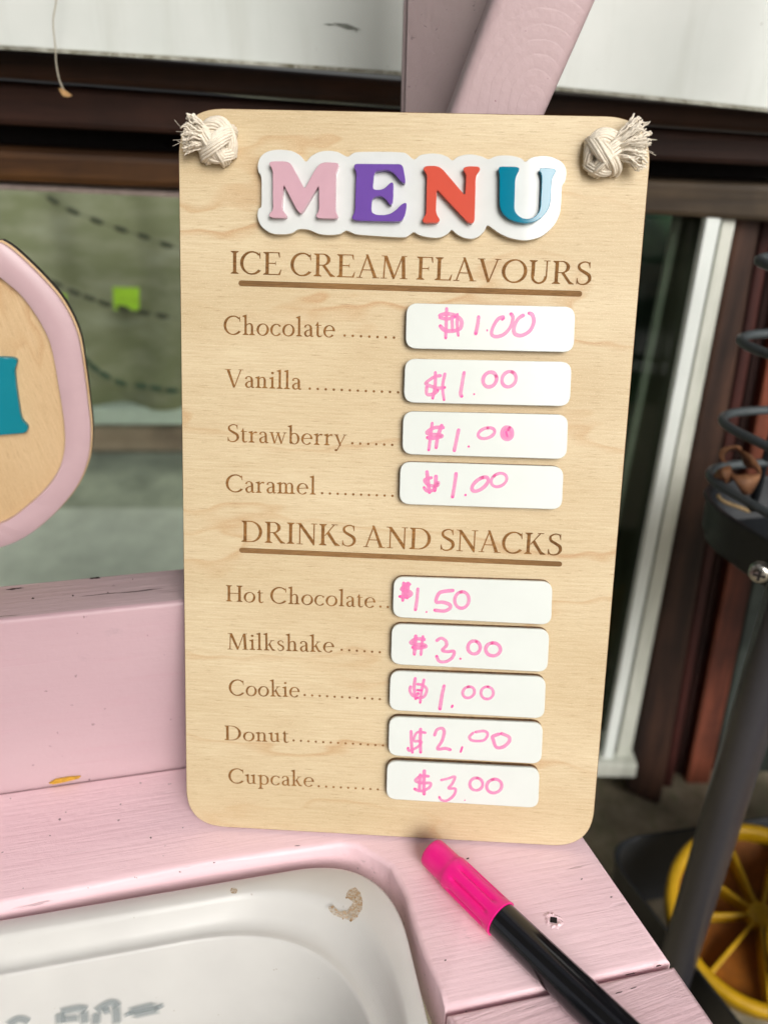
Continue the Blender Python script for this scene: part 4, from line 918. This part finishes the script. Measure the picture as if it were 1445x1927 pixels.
# ------------------------------------------------------------------ marker pen
pr = 0.0061; pz = ZT + pr
p0, p1, p2 = onz(811, 1603, pz), onz(943, 1730, pz), onz(1146, 1927, pz)
pd = (p2 - p0).normalized(); pu = Vector((0, 0, 1)); pside = pd.cross(pu)
pl = (p1 - p0).length
PM = Matrix(((pd.x, pside.x, pu.x, p0.x), (pd.y, pside.y, pu.y, p0.y), (pd.z, pside.z, pu.z, p0.z), (0, 0, 0, 1)))
pen = empty('marker_pen', 'black marker pen with hot pink ribbed cap lying on the pink counter', 'marker', mtx=PM)
M_cap = mat_plain('hot_pink_plastic', (0.86, 0.010, 0.235), 0.30, 0.5, 0.04, 200)
M_barrel = mat_plain('black_gloss_plastic', (0.006, 0.006, 0.008), 0.14, 0.6, 0.1)
def lathe(prof, n=64, mod=None):
    loops = []
    for x, r in prof:
        loops.append([Vector((x, (r * (mod(x, a) if mod else 1)) * math.cos(a), (r * (mod(x, a) if mod else 1)) * math.sin(a))) for a in [2 * math.pi * j / n for j in range(n)]])
    bm = loft(loops); bm.faces.new([v for v in bm.verts][:n][::-1]); return bm
def flute(x, a):
    t = x / pl
    k = 0.5 + 0.5 * math.cos(8 * a + 0.4)
    g = 0.0
    if 0.40 < t < 0.93: g = min(1, (t - 0.40) / 0.05, (0.93 - t) / 0.05)
    return 1 - 0.16 * g * (k ** 5)
prof = [(0.0004, pr * 0.60), (0.0, pr * 0.74), (0.0003, pr * 0.84), (0.0010, pr * 0.88)] + [(pl * t, pr * (0.885 + 0.06 * t)) for t in (0.1, 0.2, 0.28)] + [(pl * 0.30, pr * 0.925), (pl * 0.325, pr * 0.985)] + [(pl * (0.35 + 0.6 * k / 24), pr * (0.99 + 0.01 * k / 24)) for k in range(25)] + [(pl * 0.985, pr * 1.03), (pl * 0.998, pr * 1.03), (pl, pr * 0.99), (pl, pr * 0.9)]
o = link('cap', lathe(prof, 96, flute), M_cap, pen); autosmooth(o, 50)
bl_ = 0.105
prof = [(pl + 0.0001, pr * 0.80), (pl + 0.0002, pr * 0.935), (pl + 0.004, pr * 0.945), (pl + 0.030, pr * 0.985), (pl + 0.032, pr * 1.0), (pl + bl_ * 0.95, pr * 0.98), (pl + bl_, pr * 0.8), (pl + bl_, pr * 0.4)]
o = link('barrel', lathe(prof, 64), M_barrel, pen); autosmooth(o, 40)

# ------------------------------------------------------------------ grey trolley at the right
M_grey = mat_plain('dark_grey_powder_coat', (0.014, 0.016, 0.019), 0.42, 0.5, 0.12, 200, 0.08, 1500)
M_grey2 = mat_plain('grey_tube_coat', (0.050, 0.049, 0.060), 0.32, 0.5, 0.06, 200)
M_wire = mat_plain('grey_wire_coat', (0.065, 0.078, 0.083), 0.38, 0.5, 0.08, 200)
PX, PY = 0.1836, 0.302
te = Vector((0.39, -0.921, 0)); tb = Vector((0.983, 0.184, 0))
tcn = Vector((0.1592, 0.398, 0))
def trayloop(off, rad, z, la=0.30, lb=0.26):
    A = tcn + te * off + tb * off
    B_ = tcn + te * (la - off) + tb * off; C_ = tcn + te * (la - off) + tb * (lb - off); D_ = tcn + te * off + tb * (lb - off)
    return [Vector((p.x, p.y, z)) for p in fillet([(A.x, A.y), (B_.x, B_.y), (C_.x, C_.y), (D_.x, D_.y)], rad, 10)]
def zat(px, py):
    d = ray(px, py); return CAM.z + d.z * (0.387 / d.y)
troll = empty('utility_trolley', 'dark grey metal trolley with wire rails and trays at the right edge', 'trolley', (PX, PY, -0.29))
zu, zl = zat(1334, 925), zat(1183, 1610)
def tray(z, hgt, rad):
    return loft([trayloop(0.003, rad, z - hgt + 0.004), trayloop(0.0006, rad, z - hgt + 0.010), trayloop(0.0, rad, z - 0.003), trayloop(-0.0012, rad, z - 0.0012), trayloop(-0.0008, rad, z), trayloop(0.0008, rad, z), trayloop(0.0018, rad, z - 0.002), trayloop(0.0022, rad, z - hgt + 0.004), trayloop(0.006, rad, z - hgt + 0.001)])
def close_bottom(bm, n):
    bm.verts.ensure_lookup_table(); bm.faces.new([bm.verts[i] for i in range(n)][::-1]); return bm
nl = len(trayloop(0, 0.03, 0))
o = wchild('upper_tray', close_bottom(tray(zu, 0.029, 0.046), nl), M_grey, troll); autosmooth(o, 60)
o = wchild('lower_tray', close_bottom(tray(zl, 0.085, 0.034), nl), M_grey, troll); autosmooth(o, 60)
for (px, py) in ((1344, 893), (1372, 790), (1396, 640), (1420, 490), (1446, 342)):
    zz = zat(px + 6, py)
    lp = trayloop(0.0036, 0.030, zz); wchild('wire_rail', tube(lp, 0.0023, 10, closed=True), M_wire, troll)
vr = tcn + te * 0.006 + tb * 0.075
for k in (0.050, 0.13, 0.2):
    q = tcn + te * 0.0036 + tb * k; wchild('rail_upright', tube([Vector((q.x, q.y, zu - 0.02)), Vector((q.x, q.y, zat(1446, 342)))], 0.0022, 8), M_grey, troll)
wchild('pole', tube([Vector((PX, PY, -0.30)), Vector((PX, PY, 0.45))], 0.0102, 40), M_grey2, troll)
# cross head screw on the pole
zs_ = ony(1428, 1078, PY - 0.0115).z
sdir_ = (CAM - Vector((PX, PY, H))).normalized(); sdir_ = Vector((-0.45, -0.89, 0)).normalized()
sb = Vector((PX, PY, 0)) + sdir_ * 0.0102; 
ps = onpl(1429, 1079, sb, sdir_); 
ax = sdir_; ay = Vector((0, 0, 1)); axx = ay.cross(ax)
scr = bmesh.new(); 
loops = [[ps + (axx * math.cos(a) + ay * math.sin(a)) * r + ax * d for a in [2 * math.pi * j / 32 for j in range(32)]] for r, d in ((0.0046, -0.003), (0.0046, 0.0004), (0.0043, 0.0013), (0.0034, 0.0020), (0.0016, 0.0024), (0.0003, 0.0025))]
loft(loops, scr)
screw = wchild('screw', scr, mat_plain('zinc_screw', (0.55, 0.53, 0.49), 0.28, 0.5, 0.1, 900, Metallic=1.0), troll, True)
sl = bmesh.new()
for (u_, v_) in ((0.0026, 0.0006), (0.0006, 0.0026)):
    prism([ps + axx * x + ay * y + ax * 0.00258 for x, y in ((-u_, -v_), (u_, -v_), (u_, v_), (-u_, v_))], -ax * 0.0006, bm=sl)
wchild('cross_slot', sl, M_dark, troll).parent = screw

# dry leaf caught on the tray
s = NT('dry_leaf'); v = s.tc.outputs['Object']
c = s.mix(s.ramp(s.noise(v, 130, 5, 0.65), (0.3, 0.0), (0.7, 1.0)), (0.11, 0.042, 0.018), (0.30, 0.145, 0.07))
s.bump(s.noise(v, 500, 4), 0.5, 0.001); M_leaf = s.out(c, 0.6, 0.35)
def leafpatch(rows, name, lab, bend=0.004):
    bm = bmesh.new(); G = []
    for r in rows:
        G.append([bm.verts.new(p) for p in crom([ony(x, y, d) for x, y, d in r], 5)])
    for A_, B_ in zip(G, G[1:]):
        for j in range(min(len(A_), len(B_)) - 1): bm.faces.new((A_[j], A_[j + 1], B_[j + 1], B_[j]))
    return bm
D0 = 0.376
leaf = empty('dry_leaf', 'curled brown dry leaf caught on the rim of the upper tray', 'leaf', ony(1395, 900, D0))
parts = [
  ('curled_lobe', [[(1352, 858, D0), (1354, 848, D0 - .004), (1366, 840, D0 - .004), (1382, 838, D0), (1394, 840, D0 + .004)], [(1358, 868, D0 + .003), (1359, 856, D0 + .001), (1368, 846, D0), (1382, 842, D0 + .004), (1396, 848, D0 + .006)], [(1369, 872, D0 + .004), (1362, 862, D0 + .005), (1369, 850, D0 + .006), (1384, 846, D0 + .008), (1400, 852, D0 + .009)]]),
  ('curled_lobe', [[(1384, 842, D0 + .002), (1398, 848, D0 - .003), (1416, 858, D0 - .006), (1428, 874, D0 - .004), (1432, 886, D0)], [(1392, 852, D0 + .006), (1402, 862, D0), (1412, 870, D0 - .003), (1422, 880, D0 - .002), (1431, 890, D0)], [(1397, 862, D0 + .008), (1400, 874, D0 + .004), (1410, 880, D0), (1420, 881, D0 + .002), (1431, 893, D0 + .001)]]),
  ('curled_lobe', [[(1366, 880, D0), (1382, 892, D0 - .002), (1402, 892, D0 - .003), (1420, 893, D0 - .003), (1432, 890, D0)], [(1374, 896, D0 - .002), (1386, 906, D0 - .006), (1402, 910, D0 - .007), (1418, 904, D0 - .006), (1430, 900, D0 - .002)], [(1386, 910, D0), (1390, 920, D0 - .004), (1400, 932, D0 - .004), (1414, 928, D0 - .004), (1424, 914, D0)]]),
  ('curled_lobe', [[(1342, 896, D0), (1350, 884, D0 - .002), (1362, 878, D0 - .002), (1374, 876, D0), (1377, 884, D0)], [(1345, 900, D0), (1354, 894, D0 - .005), (1364, 892, D0 - .006), (1374, 892, D0 - .003), (1379, 892, D0)], [(1356, 899, D0 + .002), (1360, 905, D0 - .002), (1366, 910, D0 - .002), (1374, 908, D0), (1380, 900, D0)]])]
for nm, rows in parts:
    o = wchild(nm, leafpatch(rows, nm, ''), M_leaf, leaf, True); md = o.modifiers.new('thickness', 'SOLIDIFY'); md.thickness = 0.0004
o = link('leaf_scrap', tube(crom([ony(x, y, 0.378) for x, y in ((1350, 930), (1356, 940), (1372, 948), (1392, 955), (1412, 964))], 5), [0.0004] + [0.0011] * 18 + [0.0006, 0.0003], 6), mat_plain('pale_leaf', (0.26, 0.18, 0.09), 0.8, 0.2, 0.3, 400)); tag(o, 'pale dry leaf scrap lying inside the upper tray rim', 'leaf')

# yellow citrus slice toys in the lower tray
M_yel = mat_plain('yellow_plastic', (0.44, 0.25, 0.003), 0.45, 0.4, 0.15, 120)
M_org = mat_plain('amber_plastic', (0.22, 0.07, 0.003), 0.5, 0.4, 0.2, 120)
def slice_toy(label, ctr, nrm, xdir, R, nseg=9, depth=0.022, phase=0.0):
    z = nrm.normalized(); x = (xdir - z * xdir.dot(z)).normalized(); y = z.cross(x)
    mt = Matrix(((x.x, y.x, z.x, ctr.x), (x.y, y.y, z.y, ctr.y), (x.z, y.z, z.z, ctr.z), (0, 0, 0, 1)))
    t = empty('citrus_toy', label, 'toy', mtx=mt, group='yellow citrus slice toys')
    N = 64; cs = lambda r, zz: [Vector((r * math.cos(2 * math.pi * j / N), r * math.sin(2 * math.pi * j / N), zz)) for j in range(N)]
    o = link('rind', loft([cs(R * .93, -depth), cs(R * .98, -depth * .8), cs(R, -.003), cs(R * .99, 0), cs(R * .96, .0012), cs(R * .90, .0012), cs(R * .87, -.0005), cs(R * .85, -depth * .9)]), M_yel, t); autosmooth(o, 60)
    o = link('flesh', loft([cs(R * .86, -depth * .55), cs(R * .5, -depth * .75), cs(R * .05, -depth * .55)]), M_org, t, True)
    for k in range(nseg):
        a = phase + 2 * math.pi * k / nseg; d = Vector((math.cos(a), math.sin(a), 0)); sd_ = Vector((-d.y, d.x, 0)); w0, w1 = 0.0011, 0.0016
        fr_ = [d * R * .08 + sd_ * w0, d * R * .90 + sd_ * w1, d * R * .90 - sd_ * w1, d * R * .08 - sd_ * w0]
        link('segment_wall', prism([p + Vector((0, 0, -0.0004)) for p in fr_], (0, 0, -depth * .7), 0.0006), M_yel, t)
    link('hub', loft([cs(R * .13, -depth * .6), cs(R * .13, -.0008), cs(R * .10, .0004)]), M_yel, t, True)
    return t
cc = ony(1413, 1718, 0.33)
c3 = CAM + ray(1432, 1720) * 0.515
slice_toy('yellow citrus slice toy lying in the lower tray behind the grey pole', c3, Vector((-0.12, -0.35, 0.93)), Vector((1, 0, 0)), 0.0585, 9, 0.022, 0.35)
c4 = CAM + ray(1590, 1800) * 0.465
slice_toy('second yellow citrus slice toy overlapping the first at the right edge', c4, Vector((-0.5, -0.6, 0.6)), Vector((1, 0, 0)), 0.042, 8, 0.016, 0.1)
